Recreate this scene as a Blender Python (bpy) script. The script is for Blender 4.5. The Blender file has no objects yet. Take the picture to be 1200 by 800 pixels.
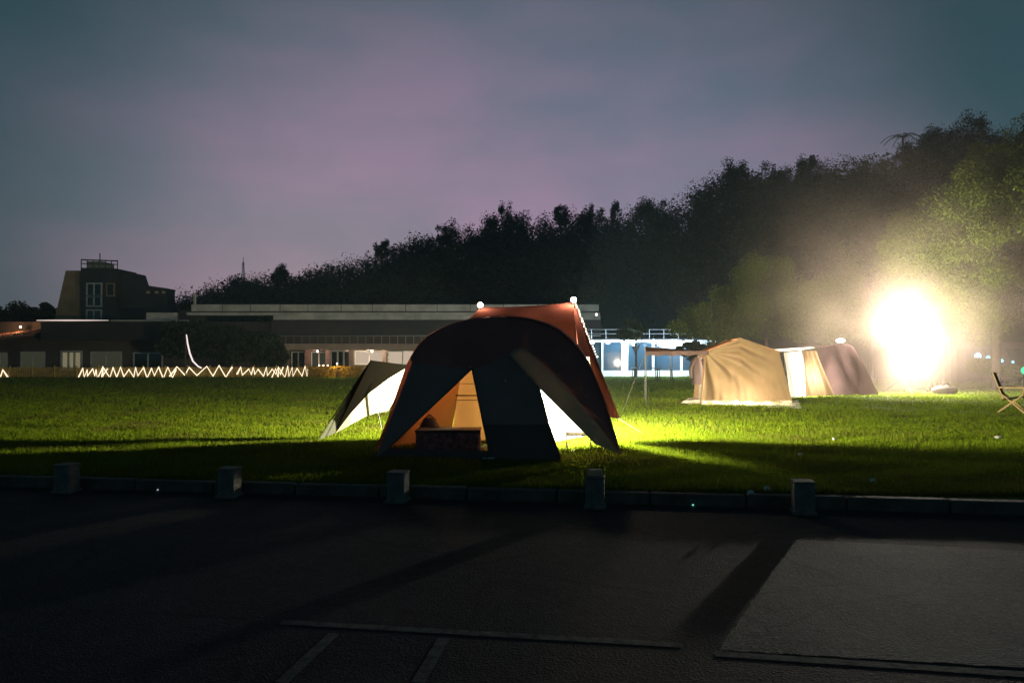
import bpy, bmesh, math, random
import numpy as np
from mathutils import Vector, Matrix
random.seed(7); rng = np.random.default_rng(7)
R = math.radians
sc = bpy.context.scene
col = sc.collection

# ---------------------------------------------------------------- camera
CAM_Z, FPX, PITCH = 1.5, 867.0, math.atan(15/867.0)
cam_d = bpy.data.cameras.new('camera'); cam = bpy.data.objects.new('camera', cam_d); col.objects.link(cam)
cam_d.sensor_width = 36; cam_d.lens = 36*FPX/1200; cam_d.clip_end = 2000; cam_d.clip_start = 0.05
cam.location = (0, 0, CAM_Z); cam.rotation_euler = (math.pi/2 + PITCH, 0, 0)
sc.camera = cam
# ---------------------------------------------------------------- view, world, twilight sun
sc.view_settings.view_transform = 'Standard'; sc.view_settings.look = 'None'
sc.view_settings.exposure = 0; sc.view_settings.gamma = 1
sc.render.engine = 'CYCLES'
sc.cycles.use_denoising = True
sc.cycles.max_bounces = 6; sc.cycles.diffuse_bounces = 3; sc.cycles.transmission_bounces = 6
sc.cycles.volume_bounces = 0; sc.cycles.transparent_max_bounces = 12
sc.cycles.sample_clamp_indirect = 4.0
w = bpy.data.worlds.new('World'); sc.world = w; w.use_nodes = True
nt = w.node_tree; nt.nodes.clear()
def wn(t, **k):
    n = nt.nodes.new(t)
    for a, b in k.items(): setattr(n, a, b)
    return n
SUN_EL, SUN_ROT = R(2.0), R(-15)
sky = wn('ShaderNodeTexSky'); sky.sky_type = 'NISHITA'; sky.sun_disc = False
sky.sun_elevation = SUN_EL; sky.sun_rotation = SUN_ROT; sky.dust_density = 3
tc = wn('ShaderNodeTexCoord')
sep = wn('ShaderNodeSeparateXYZ'); nt.links.new(tc.outputs['Generated'], sep.inputs[0])
# overcast deck lit by town glow: colour by elevation, broken by soft cloud noise
ramp = wn('ShaderNodeValToRGB'); nt.links.new(sep.outputs['Z'], ramp.inputs[0])
e = ramp.color_ramp.elements
e[0].position = 0.0; e[0].color = (0.270, 0.245, 0.325, 1)
e[1].position = 1.0; e[1].color = (0.030, 0.045, 0.056, 1)
for p_, c_ in ((0.19, (0.258, 0.238, 0.320, 1)), (0.33, (0.195, 0.192, 0.262, 1)), (0.42, (0.135, 0.160, 0.208, 1)), (0.60, (0.060, 0.085, 0.105, 1))):
    q = ramp.color_ramp.elements.new(p_); q.color = c_
glow_dir = Vector((-0.02, 1.0, 0.1)).normalized()
dot = wn('ShaderNodeVectorMath', operation='DOT_PRODUCT'); nt.links.new(tc.outputs['Generated'], dot.inputs[0]); dot.inputs[1].default_value = glow_dir
mr = wn('ShaderNodeMapRange'); nt.links.new(dot.outputs['Value'], mr.inputs[0])
mr.inputs[1].default_value = 0.80; mr.inputs[2].default_value = 0.985; mr.inputs[3].default_value = 0.0; mr.inputs[4].default_value = 1.0
mr.interpolation_type = 'SMOOTHSTEP'
cool = wn('ShaderNodeMix', data_type='RGBA', blend_type='MULTIPLY'); cool.inputs[0].default_value = 1.0
nt.links.new(ramp.outputs[0], cool.inputs[6]); cool.inputs[7].default_value = (0.15, 0.37, 0.33, 1)
mixg = wn('ShaderNodeMix', data_type='RGBA'); nt.links.new(mr.outputs[0], mixg.inputs[0])
nt.links.new(cool.outputs[2], mixg.inputs[6]); nt.links.new(ramp.outputs[0], mixg.inputs[7])
noi = wn('ShaderNodeTexNoise'); noi.inputs['Scale'].default_value = 3.4; noi.inputs['Detail'].default_value = 5; noi.inputs['Roughness'].default_value = 0.5
mp = wn('ShaderNodeMapping'); mp.inputs['Scale'].default_value = (1, 1, 2.4); nt.links.new(tc.outputs['Generated'], mp.inputs[0]); nt.links.new(mp.outputs[0], noi.inputs['Vector'])
nr = wn('ShaderNodeValToRGB'); nt.links.new(noi.outputs['Fac'], nr.inputs[0])
nr.color_ramp.elements[0].position = 0.36; nr.color_ramp.elements[0].color = (0.70, 0.86, 0.88, 1)
nr.color_ramp.elements[1].position = 0.66; nr.color_ramp.elements[1].color = (1.22, 0.99, 1.08, 1)
mixn = wn('ShaderNodeMix', data_type='RGBA', blend_type='MULTIPLY'); mixn.inputs[0].default_value = 1.0
nt.links.new(mixg.outputs[2], mixn.inputs[6]); nt.links.new(nr.outputs[0], mixn.inputs[7])
bg1 = wn('ShaderNodeBackground'); bg1.inputs[1].default_value = 0.004; nt.links.new(sky.outputs[0], bg1.inputs[0])
bg2 = wn('ShaderNodeBackground'); bg2.inputs[1].default_value = 1.0; nt.links.new(mixn.outputs[2], bg2.inputs[0])
add = wn('ShaderNodeAddShader'); nt.links.new(bg1.outputs[0], add.inputs[0]); nt.links.new(bg2.outputs[0], add.inputs[1])
wo = wn('ShaderNodeOutputWorld'); nt.links.new(add.outputs[0], wo.inputs[0])
sd = bpy.data.lights.new('sun', 'SUN'); sd.energy = 0.004; sd.angle = R(15); sd.color = (1, 0.85, 0.8)
so = bpy.data.objects.new('sun', sd); col.objects.link(so)
so.rotation_euler = (math.pi/2 - SUN_EL, 0, math.pi - SUN_ROT)

# ---------------------------------------------------------------- helpers
def ray(px, py):
    u = (px-600)/FPX; v = (400-py)/FPX
    return u, math.cos(PITCH) - math.sin(PITCH)*v, math.sin(PITCH) + math.cos(PITCH)*v
def at(px, py, Y):
    u, dy, dz = ray(px, py); t = Y/dy
    return Vector((u*t, Y, CAM_Z + dz*t))
def gnd(px, py, z=0.0):
    u, dy, dz = ray(px, py); t = (z-CAM_Z)/dz
    return Vector((u*t, dy*t, z))

MATS = {}
def _mat(name):
    m = bpy.data.materials.new(name); m.use_nodes = True; MATS[name] = m
    return m, m.node_tree, m.node_tree.nodes['Principled BSDF']
def pm(name, c1, c2=None, scale=6, rough=0.7, bump=0.2, metal=0.0, spec=0.4, detail=6, bdist=0.02):
    m, t, b = _mat(name)
    c2 = c2 or tuple(x*0.7 for x in c1)
    co = t.nodes.new('ShaderNodeTexCoord')
    n = t.nodes.new('ShaderNodeTexNoise'); n.inputs['Scale'].default_value = scale; n.inputs['Detail'].default_value = detail; n.inputs['Roughness'].default_value = 0.65
    t.links.new(co.outputs['Object'], n.inputs['Vector'])
    r = t.nodes.new('ShaderNodeValToRGB'); r.color_ramp.elements[0].position = 0.35; r.color_ramp.elements[1].position = 0.68
    r.color_ramp.elements[0].color = (*c2, 1); r.color_ramp.elements[1].color = (*c1, 1)
    t.links.new(n.outputs['Fac'], r.inputs[0]); t.links.new(r.outputs[0], b.inputs['Base Color'])
    b.inputs['Roughness'].default_value = rough; b.inputs['Metallic'].default_value = metal; b.inputs['Specular IOR Level'].default_value = spec
    if bump:
        bp = t.nodes.new('ShaderNodeBump'); bp.inputs['Strength'].default_value = bump; bp.inputs['Distance'].default_value = bdist
        n2 = t.nodes.new('ShaderNodeTexNoise'); n2.inputs['Scale'].default_value = scale*5; n2.inputs['Detail'].default_value = 4
        t.links.new(co.outputs['Object'], n2.inputs['Vector']); t.links.new(n2.outputs['Fac'], bp.inputs['Height']); t.links.new(bp.outputs[0], b.inputs['Normal'])
    return m
def fabric(name, c, trans=0.4, tc_=None, wr=3.0, bump=0.35):
    m = bpy.data.materials.new(name); m.use_nodes = True; t = m.node_tree; t.nodes.clear(); MATS[name] = m
    co = t.nodes.new('ShaderNodeTexCoord')
    n = t.nodes.new('ShaderNodeTexNoise'); n.inputs['Scale'].default_value = wr; n.inputs['Detail'].default_value = 5; n.inputs['Distortion'].default_value = 0.6
    t.links.new(co.outputs['Object'], n.inputs['Vector'])
    n3 = t.nodes.new('ShaderNodeTexNoise'); n3.inputs['Scale'].default_value = 2.0; n3.inputs['Detail'].default_value = 7; t.links.new(co.outputs['Object'], n3.inputs['Vector'])
    bp = t.nodes.new('ShaderNodeBump'); bp.inputs['Strength'].default_value = bump; bp.inputs['Distance'].default_value = 0.06
    t.links.new(n.outputs['Fac'], bp.inputs['Height'])
    outs = []
    for cc, ty in ((c, 'ShaderNodeBsdfDiffuse'), (tc_ or c, 'ShaderNodeBsdfTranslucent')):
        r = t.nodes.new('ShaderNodeValToRGB'); r.color_ramp.elements[0].position = 0.3; r.color_ramp.elements[1].position = 0.7
        r.color_ramp.elements[0].color = (*[x*0.82 for x in cc], 1); r.color_ramp.elements[1].color = (*cc, 1)
        t.links.new(n3.outputs['Fac'], r.inputs[0])
        s = t.nodes.new(ty); t.links.new(r.outputs[0], s.inputs[0]); t.links.new(bp.outputs[0], s.inputs['Normal']); outs.append(s)
    mx = t.nodes.new('ShaderNodeMixShader'); mx.inputs[0].default_value = trans
    t.links.new(outs[0].outputs[0], mx.inputs[1]); t.links.new(outs[1].outputs[0], mx.inputs[2])
    o = t.nodes.new('ShaderNodeOutputMaterial'); t.links.new(mx.outputs[0], o.inputs[0])
    return m
def leafmat(name, c1, c2, trans=0.3, scale=0.9):
    m = bpy.data.materials.new(name); m.use_nodes = True; t = m.node_tree; t.nodes.clear(); MATS[name] = m
    geo = t.nodes.new('ShaderNodeNewGeometry')
    r = t.nodes.new('ShaderNodeValToRGB'); r.color_ramp.elements[0].color = (*c2, 1); r.color_ramp.elements[1].color = (*c1, 1)
    t.links.new(geo.outputs['Random Per Island'], r.inputs[0])
    d = t.nodes.new('ShaderNodeBsdfDiffuse'); s = t.nodes.new('ShaderNodeBsdfTranslucent')
    t.links.new(r.outputs[0], d.inputs[0]); t.links.new(r.outputs[0], s.inputs[0])
    mx = t.nodes.new('ShaderNodeMixShader'); mx.inputs[0].default_value = trans
    t.links.new(d.outputs[0], mx.inputs[1]); t.links.new(s.outputs[0], mx.inputs[2])
    o = t.nodes.new('ShaderNodeOutputMaterial'); t.links.new(mx.outputs[0], o.inputs[0])
    return m
def emis(name, c, s):
    m = bpy.data.materials.new(name); m.use_nodes = True; t = m.node_tree; t.nodes.clear(); MATS[name] = m
    em = t.nodes.new('ShaderNodeEmission'); em.inputs[0].default_value = (*c, 1); em.inputs[1].default_value = s
    o = t.nodes.new('ShaderNodeOutputMaterial'); t.links.new(em.outputs[0], o.inputs[0])
    return m
def glass(name, c, rough=0.05):
    m, t, b = _mat(name)
    b.inputs['Base Color'].default_value = (*c, 1); b.inputs['Roughness'].default_value = rough; b.inputs['Specular IOR Level'].default_value = 0.6
    return m

def tag(o, label=None, cat=None, group=None, kind=None):
    if label: o['label'] = label
    if cat: o['category'] = cat
    if group: o['group'] = group
    if kind: o['kind'] = kind
    return o
def empty(name, loc, label, cat, group=None):
    o = bpy.data.objects.new(name, None); col.objects.link(o); o.location = loc; o.empty_display_size = 0.2
    return tag(o, label, cat, group)
def root_loc(o):
    while o.parent: o = o.parent
    return Vector(o.location)
def link(name, me, m, parent=None):
    o = bpy.data.objects.new(name, me); col.objects.link(o)
    if m: me.materials.append(m)
    if parent: o.parent = parent
    return o
class MB:
    """collects shapes given in world coordinates; build() links them as one mesh relative to the thing's base"""
    def __init__(s): s.v = []; s.f = []
    def quad(s, *p):
        i = len(s.v); s.v += [Vector(q) for q in p]; s.f.append(tuple(range(i, i+len(p)))); return s
    def box(s, c, d, rz=0.0, rx=0.0, ry=0.0):
        c = Vector(c); M = Matrix.Rotation(rz, 3, 'Z') @ Matrix.Rotation(ry, 3, 'Y') @ Matrix.Rotation(rx, 3, 'X'); i = len(s.v)
        for sx in (-.5, .5):
            for sy in (-.5, .5):
                for sz in (-.5, .5): s.v.append(c + M @ Vector((sx*d[0], sy*d[1], sz*d[2])))
        for f in ((0,1,3,2),(4,6,7,5),(0,4,5,1),(2,3,7,6),(0,2,6,4),(1,5,7,3)): s.f.append(tuple(i+k for k in f))
        return s
    def span(s, x0, x1, y0, y1, z0, z1): return s.box(((x0+x1)/2, (y0+y1)/2, (z0+z1)/2), (x1-x0, y1-y0, z1-z0))
    def tube(s, pts, r, n=6, cap=True):
        pts = [Vector(p) for p in pts]; rr = r if isinstance(r, (list, tuple)) else [r]*len(pts)
        base = len(s.v); up = None
        for k, p in enumerate(pts):
            t = (pts[min(k+1, len(pts)-1)] - pts[max(k-1, 0)]).normalized()
            if up is None:
                up = t.orthogonal().normalized()
            else:
                up = (up - t*up.dot(t))
                up = up.normalized() if up.length > 1e-5 else t.orthogonal().normalized()
            b = t.cross(up)
            for j in range(n):
                a = 2*math.pi*j/n; s.v.append(p + (up*math.cos(a) + b*math.sin(a))*rr[k])
        for k in range(len(pts)-1):
            for j in range(n):
                s.f.append((base+k*n+j, base+k*n+(j+1)%n, base+(k+1)*n+(j+1)%n, base+(k+1)*n+j))
        if cap:
            s.f.append(tuple(base+j for j in range(n))[::-1]); s.f.append(tuple(base+(len(pts)-1)*n+j for j in range(n)))
        return s
    def lathe(s, c, prof, n=12):
        c = Vector(c); base = len(s.v)
        for r, z in prof:
            for j in range(n):
                a = 2*math.pi*j/n; s.v.append(c + Vector((r*math.cos(a), r*math.sin(a), z)))
        for k in range(len(prof)-1):
            for j in range(n):
                s.f.append((base+k*n+j, base+k*n+(j+1)%n, base+(k+1)*n+(j+1)%n, base+(k+1)*n+j))
        s.f.append(tuple(base+j for j in range(n))[::-1]); s.f.append(tuple(base+(len(prof)-1)*n+j for j in range(n)))
        return s
    def ball(s, c, r, n=10, m=6, sq=(1, 1, 1)):
        c = Vector(c); base = len(s.v)
        for k in range(m+1):
            th = math.pi*(k+0.001)/(m+0.002)
            for j in range(n):
                a = 2*math.pi*j/n
                s.v.append(c + Vector((r*sq[0]*math.sin(th)*math.cos(a), r*sq[1]*math.sin(th)*math.sin(a), r*sq[2]*math.cos(th))))
        for k in range(m):
            for j in range(n):
                s.f.append((base+k*n+j, base+(k+1)*n+j, base+(k+1)*n+(j+1)%n, base+k*n+(j+1)%n))
        return s
    def grid(s, fn, nu, nv):
        base = len(s.v)
        for j in range(nv+1):
            for i in range(nu+1): s.v.append(Vector(fn(i/nu, j/nv)))
        for j in range(nv):
            for i in range(nu):
                a = base + j*(nu+1)+i; s.f.append((a, a+1, a+nu+2, a+nu+1))
        return s
    def build(s, name, m, parent=None, smooth=False, tri=False, bevel=0):
        o0 = root_loc(parent) if parent else Vector((0, 0, 0))
        me = bpy.data.meshes.new(name)
        me.from_pydata([tuple(v-o0) for v in s.v], [], s.f)
        if tri or bevel:
            bm = bmesh.new(); bm.from_mesh(me)
            if bevel:
                bmesh.ops.remove_doubles(bm, verts=bm.verts, dist=1e-5)
                bmesh.ops.bevel(bm, geom=bm.edges[:], offset=bevel, segments=1, affect='EDGES')
            if tri: bmesh.ops.triangulate(bm, faces=bm.faces[:])
            bm.to_mesh(me); bm.free()
        if smooth: me.polygons.foreach_set('use_smooth', [True]*len(me.polygons))
        me.update()
        return link(name, me, m, parent)
def copy_tree(o, parent=None):
    c = o.copy(); col.objects.link(c)
    if parent: c.parent = parent
    for ch in list(o.children): copy_tree(ch, c)
    return c
def np_mesh(name, V, k, m, parent=None):
    """V: (n*k,3) vertices, k per face"""
    n = len(V)//k; me = bpy.data.meshes.new(name)
    me.vertices.add(len(V)); me.vertices.foreach_set('co', np.ascontiguousarray(V, dtype=np.float32).ravel())
    me.loops.add(n*k); me.loops.foreach_set('vertex_index', np.arange(n*k, dtype=np.int32))
    me.polygons.add(n); me.polygons.foreach_set('loop_start', np.arange(0, n*k, k, dtype=np.int32))
    me.update(calc_edges=True)
    return link(name, me, m, parent)
def leaves(P, size, droop=0.0, aspect=0.6):
    """diamond leaves with random orientation"""
    n = len(P); a = rng.normal(size=(n, 3)); a[:, 2] -= droop; a /= np.linalg.norm(a, axis=1)[:, None]
    b = rng.normal(size=(n, 3)); b -= a*(a*b).sum(1)[:, None]; b /= np.linalg.norm(b, axis=1)[:, None]
    s = np.broadcast_to(np.asarray(size), (n,))*rng.uniform(0.6, 1.3, n)
    V = np.empty((n, 4, 3)); V[:, 0] = P - a*s[:, None]*0.5; V[:, 2] = P + a*s[:, None]*0.5
    V[:, 1] = P + b*s[:, None]*0.5*aspect; V[:, 3] = P - b*s[:, None]*0.5*aspect
    return V.reshape(-1, 3)
def crown_points(c, rad, n, clumps=22, spread=0.36):
    c = np.array(c); rad = np.array(rad)
    d = rng.normal(size=(clumps, 3)); d /= np.linalg.norm(d, axis=1)[:, None]
    cc = d*rng.uniform(0.35, 0.92, clumps)[:, None]
    k = rng.integers(0, clumps, n); q = rng.normal(size=(n, 3)); q /= np.linalg.norm(q, axis=1)[:, None]
    cr = rng.uniform(0.6, 1.2, clumps)*spread
    q *= (rng.uniform(0, 1, n)**0.55)[:, None]*cr[k][:, None]
    return c + (cc[k]+q)*rad
def plight(name, loc, power, color, parent, radius=0.06, spot=None):
    d = bpy.data.lights.new(name, 'SPOT' if spot else 'POINT'); d.energy = power; d.color = color; d.shadow_soft_size = radius
    o = bpy.data.objects.new(name, d); col.objects.link(o)
    o.location = Vector(loc) - (root_loc(parent) if parent else Vector()); o.parent = parent
    if spot:
        d.spot_size, d.spot_blend = spot[0], spot[1]
        o.rotation_euler = (Vector(spot[2]) - Vector(loc)).to_track_quat('-Z', 'Y').to_euler()
    return o

# ---------------------------------------------------------------- materials
def road_mat(name, base, stain, grit, scale=1.0, spec=.15):
    m, t, b = _mat(name); L = t.links.new
    co = t.nodes.new('ShaderNodeTexCoord')
    def noise(sc_, det, rough=.6):
        n = t.nodes.new('ShaderNodeTexNoise'); n.inputs['Scale'].default_value = sc_; n.inputs['Detail'].default_value = det; n.inputs['Roughness'].default_value = rough
        L(co.outputs['Object'], n.inputs['Vector']); return n
    big, mid = noise(.55*scale, 6), noise(7*scale, 6)
    vor = t.nodes.new('ShaderNodeTexVoronoi'); vor.inputs['Scale'].default_value = 75; L(co.outputs['Object'], vor.inputs['Vector'])
    crack = t.nodes.new('ShaderNodeTexVoronoi'); crack.feature = 'DISTANCE_TO_EDGE'; crack.inputs['Scale'].default_value = .7
    wob = noise(1.6, 5); mv = t.nodes.new('ShaderNodeMix'); mv.data_type = 'RGBA'; mv.inputs[0].default_value = .25
    L(co.outputs['Object'], mv.inputs[6]); L(wob.outputs['Color'], mv.inputs[7]); L(mv.outputs[2], crack.inputs['Vector'])
    r = t.nodes.new('ShaderNodeValToRGB'); r.color_ramp.elements[0].position = .38; r.color_ramp.elements[1].position = .62
    r.color_ramp.elements[0].color = (*stain, 1); r.color_ramp.elements[1].color = (*base, 1); L(big.outputs['Fac'], r.inputs[0])
    g_ = t.nodes.new('ShaderNodeMix'); g_.data_type = 'RGBA'; L(vor.outputs['Color'], g_.inputs[0]); L(r.outputs[0], g_.inputs[6]); g_.inputs[7].default_value = (*grit, 1)
    pw_ = t.nodes.new('ShaderNodeMath'); pw_.operation = 'POWER'; L(vor.outputs['Color'], pw_.inputs[0]); pw_.inputs[1].default_value = 3; L(pw_.outputs[0], g_.inputs[0])
    mm = t.nodes.new('ShaderNodeMix'); mm.data_type = 'RGBA'; mm.blend_type = 'MULTIPLY'; mm.inputs[0].default_value = .7; L(g_.outputs[2], mm.inputs[6]); L(mid.outputs['Fac'], mm.inputs[7])
    cr = t.nodes.new('ShaderNodeMapRange'); L(crack.outputs['Distance'], cr.inputs[0]); cr.inputs[1].default_value = 0; cr.inputs[2].default_value = .012; cr.inputs[3].default_value = .6; cr.inputs[4].default_value = 1
    mc = t.nodes.new('ShaderNodeMix'); mc.data_type = 'RGBA'; mc.blend_type = 'MULTIPLY'; mc.inputs[0].default_value = 1; L(mm.outputs[2], mc.inputs[6]); L(cr.outputs[0], mc.inputs[7])
    L(mc.outputs[2], b.inputs['Base Color']); b.inputs['Roughness'].default_value = .82; b.inputs['Specular IOR Level'].default_value = spec
    bp = t.nodes.new('ShaderNodeBump'); bp.inputs['Strength'].default_value = .9; bp.inputs['Distance'].default_value = .006; L(vor.outputs['Distance'], bp.inputs['Height'])
    bp2 = t.nodes.new('ShaderNodeBump'); bp2.inputs['Strength'].default_value = .5; bp2.inputs['Distance'].default_value = .012; L(mid.outputs['Fac'], bp2.inputs['Height']); L(bp.outputs[0], bp2.inputs['Normal'])
    L(bp2.outputs[0], b.inputs['Normal'])
    return m
asphalt = road_mat('asphalt', (.034, .035, .047), (.018, .019, .027), (.07, .07, .08))
asphalt2 = road_mat('asphalt_pale', (.135, .13, .125), (.045, .046, .05), (.24, .23, .22), 2.2, .3)  # paler asphalt for the area at the right
kerbm = pm('kerb_concrete', (0.10, 0.097, 0.09), (0.04, 0.04, 0.038), 5, 0.85, 0.4)
conc = pm('bollard_concrete', (0.17, 0.165, 0.165), (0.08, 0.08, 0.08), 9, 0.85, 0.4)
paint = pm('worn_line_paint', (0.13, 0.13, 0.125), (0.022, 0.022, 0.026), 13, 0.9, 0.3, detail=9)
lawnm = pm('lawn_soil', (0.095, 0.120, 0.010), (0.040, 0.072, 0.008), 1.1, 0.95, 1.0, spec=0.05, detail=10, bdist=0.08)
grassm = leafmat('grass_blade', (0.150, 0.190, 0.010), (0.055, 0.105, 0.009), 0.35)
def worn(m):
    t = m.node_tree; L = t.links.new; r = next(n for n in t.nodes if n.bl_idname == 'ShaderNodeValToRGB'); co = t.nodes.new('ShaderNodeTexCoord')
    n = t.nodes.new('ShaderNodeTexNoise'); n.inputs['Scale'].default_value = .55; n.inputs['Detail'].default_value = 7; n.inputs['Roughness'].default_value = .68; L(co.outputs['Object'], n.inputs['Vector'])
    k = t.nodes.new('ShaderNodeMapRange'); L(n.outputs['Fac'], k.inputs[0]); k.inputs[1].default_value = .50; k.inputs[2].default_value = .66; k.inputs[3].default_value = 0; k.inputs[4].default_value = .75
    x = t.nodes.new('ShaderNodeMix'); x.data_type = 'RGBA'; L(k.outputs[0], x.inputs[0]); L(r.outputs[0], x.inputs[6]); x.inputs[7].default_value = (.085, .075, .022, 1)
    for q in t.nodes:
        if q.bl_idname in ('ShaderNodeBsdfDiffuse', 'ShaderNodeBsdfTranslucent'): L(x.outputs[2], q.inputs[0])
worn(grassm)
hillm = pm('hill_soil', (0.035, 0.045, 0.025), (0.02, 0.028, 0.016), 0.2, 0.95, 0.5, spec=0.05)
woodleaf = leafmat('hill_foliage', (0.055, 0.075, 0.035), (0.03, 0.042, 0.022), 0.15)
treeleaf = leafmat('tree_foliage', (0.120, 0.150, 0.026), (0.050, 0.080, 0.016), 0.35)
darkleaf = leafmat('shrub_foliage', (0.040, 0.055, 0.030), (0.025, 0.035, 0.02), 0.2)
barkm = pm('bark', (0.10, 0.075, 0.05), (0.05, 0.038, 0.028), 6, 0.9, 0.8)
flym = fabric('fly_fabric', (0.30, 0.125, 0.125), 0.0015, (0.20, 0.03, 0.02))
frontm = fabric('front_panel_fabric', (0.23, 0.165, 0.165), 0.0005)
skirtm = fabric('mud_skirt_fabric', (0.115, 0.085, 0.088), 0.0)
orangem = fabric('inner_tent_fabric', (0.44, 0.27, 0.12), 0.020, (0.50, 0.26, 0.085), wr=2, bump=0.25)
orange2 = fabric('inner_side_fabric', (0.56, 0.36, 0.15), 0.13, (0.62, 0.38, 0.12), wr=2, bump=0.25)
whitem = fabric('white_fabric', (0.62, 0.58, 0.52), 0.45, wr=2, bump=0.3)
greyflap = fabric('flap_fabric', (0.24, 0.22, 0.19), 0.03, (0.30, 0.26, 0.20))
olive = fabric('wing_outer_fabric', (0.045, 0.048, 0.04), 0.006, (0.34, 0.30, 0.24), wr=2)
tarpm = fabric('tarp_fabric', (0.078, 0.027, 0.024), 0.0008, (0.50, 0.12, 0.06), wr=2, bump=0.3)
canvas = fabric('tan_canvas', (0.24, 0.172, 0.108), 0.07, (0.42, 0.29, 0.17), wr=4, bump=0.3)
canvasroof = fabric('tan_roof_canvas', (0.27, 0.13, 0.075), 0.09, (0.45, 0.2, 0.10), wr=3, bump=0.2)
mauve = fabric('mauve_canvas', (0.13, 0.085, 0.085), 0.06, wr=3)
polem = pm('pole_metal', (0.22, 0.22, 0.23), None, 8, 0.4, 0.0, metal=0.6)
darkpole = pm('pole_dark', (0.03, 0.03, 0.03), None, 8, 0.5, 0.0)
ropem = pm('guy_rope', (0.25, 0.23, 0.2), None, 20, 0.9, 0.2)
bagm = pm('printed_fabric', (0.16, 0.11, 0.15), (0.025, 0.025, 0.035), 14, 0.85, 0.3)
blackm = pm('black_plastic', (0.02, 0.02, 0.022), None, 6, 0.5, 0.1)
woodm = pm('varnished_wood', (0.52, 0.36, 0.20), (0.36, 0.24, 0.13), 8, 0.55, 0.2)
redbrick = pm('peach_block', (0.62, 0.38, 0.26), (0.5, 0.29, 0.19), 10, 0.8, 0.4)
wallm = pm('plaster_wall', (0.12, 0.095, 0.08), (0.07, 0.057, 0.05), 0.6, 0.9, 0.2)
parapetm = pm('parapet_concrete', (0.50, 0.48, 0.45), (0.28, 0.28, 0.26), 0.8, 0.9, 0.3)
fasciam = pm('fascia_dark', (0.050, 0.040, 0.040), (0.028, 0.025, 0.027), 0.6, 0.8, 0.2)
tilem = pm('roof_tile', (0.26, 0.13, 0.09), (0.13, 0.07, 0.05), 1.2, 0.85, 0.4)
towerm = pm('tower_brick', (0.42, 0.30, 0.19), (0.28, 0.20, 0.12), 0.8, 0.9, 0.3)
towerdark = pm('tower_dark_cladding', (0.055, 0.058, 0.06), (0.035, 0.037, 0.04), 0.6, 0.8, 0.2)
framem = pm('window_frame_paint', (0.55, 0.58, 0.56), (0.42, 0.45, 0.44), 3, 0.6, 0.1)
darkglass = glass('dark_glass', (0.012, 0.016, 0.02))
whitepaint = pm('white_frame_paint', (0.78, 0.80, 0.80), (0.66, 0.68, 0.7), 2, 0.5, 0.1)
floorm = pm('pavilion_floor', (0.5, 0.52, 0.54), None, 2, 0.5, 0.1)
blueglass = glass('pavilion_glass', (0.03, 0.06, 0.09))
fencem = pm('bamboo_fence', (0.42, 0.29, 0.08), (0.24, 0.16, 0.05), 3, 0.8, 0.3)
yplant = leafmat('yellow_planting', (0.34, 0.24, 0.045), (0.18, 0.12, 0.025), 0.3)
warm_win = emis('lit_window_warm', (1.0, 0.78, 0.58), 0.55)
dim_win = emis('lit_window_dim', (0.60, 0.62, 0.40), 0.055)
yel_win = emis('lit_window_yellow', (0.85, 0.72, 0.42), 0.22)
bulbm = emis('bulb_warm', (1.0, 0.86, 0.66), 6.0)
polebulb = emis('pole_lamp_globe', (1.0, 0.80, 0.55), 40.0)
ropelight = emis('rope_light_warm', (1.0, 0.84, 0.58), 1.5)
ropewhite = emis('rope_light_white', (1.0, 0.84, 0.82), 1.1)
lanternm = emis('lantern_globe', (1.0, 0.88, 0.66), 30.0)
ledm = emis('floodlight_led', (1.0, 0.93, 0.90), 150.0)
bluebulb = emis('bulb_cool', (0.75, 0.92, 1.0), 14.0)
bluepanel = emis('led_panel_cool', (0.80, 0.93, 1.0), 9.0)
tealm = emis('ghost_teal', (0.25, 1.0, 0.75), 0.8)
greenled = emis('led_green', (0.15, 0.9, 0.5), 1.2)
cyanled = emis('led_cyan', (0.30, 0.80, 0.95), 1.5)

# ================================================================ ground
KS = -0.14                                          # the kerb runs slightly towards the camera to the right
def kerb_y(x): return 8.15 + KS*x
RZ = -0.11                                          # road level
def gx(fn, nu, nv, name, m):
    return tag(MB().grid(fn, nu, nv).build(name, m, smooth=True), kind='structure')
def lawn_fn(u, v):
    x = -160 + 320*u; y0 = kerb_y(x) if abs(x) < 45 else kerb_y(45*math.copysign(1, x)); y = y0 + 0.14 + (190 - y0)*v**2.2
    z = 0.0 if v == 0 or y > 60 else 0.018*math.sin(x*0.9+y*0.4)*math.sin(y*0.7)
    return (x, y, z)
gx(lawn_fn, 200, 60, 'lawn', lawnm)
gx(lambda u, v: (-300+600*u, -120 + 460*v, RZ-0.25), 8, 8, 'ground', hillm)
road = tag(MB().grid(lambda u, v: (-60+120*u, -40*(1-v) + (kerb_y(-60+120*u)+0.02)*v, RZ), 60, 24).build('road', asphalt), kind='structure')
p = [gnd(932, 632, RZ), gnd(1290, 650, RZ), gnd(1330, 790, RZ), gnd(842, 762, RZ)]
def patch(u, v):
    a = p[0].lerp(p[1], u); b = p[3].lerp(p[2], u); q = a.lerp(b, v); e_ = 1 if u in (0, 1) or v in (0, 1) else 0
    return (q.x+e_*random.uniform(-.008, .008), q.y+e_*random.uniform(-.008, .008), RZ+0.004)
tag(MB().grid(patch, 40, 40).build('asphalt_patch', asphalt2), kind='structure')
def line(name, a, b, wd, z=RZ+0.004):
    a, b = gnd(*a, RZ), gnd(*b, RZ); d = (b-a).normalized(); n = Vector((-d.y, d.x, 0))*wd/2
    def fn(u, v):
        q = a.lerp(b, u) + n*(2*v-1); return (q.x, q.y, z)
    return tag(MB().grid(fn, 30, 2).build(name, paint), kind='structure')
line('parking_line', (330, 729), (800, 756), 0.075)
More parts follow.
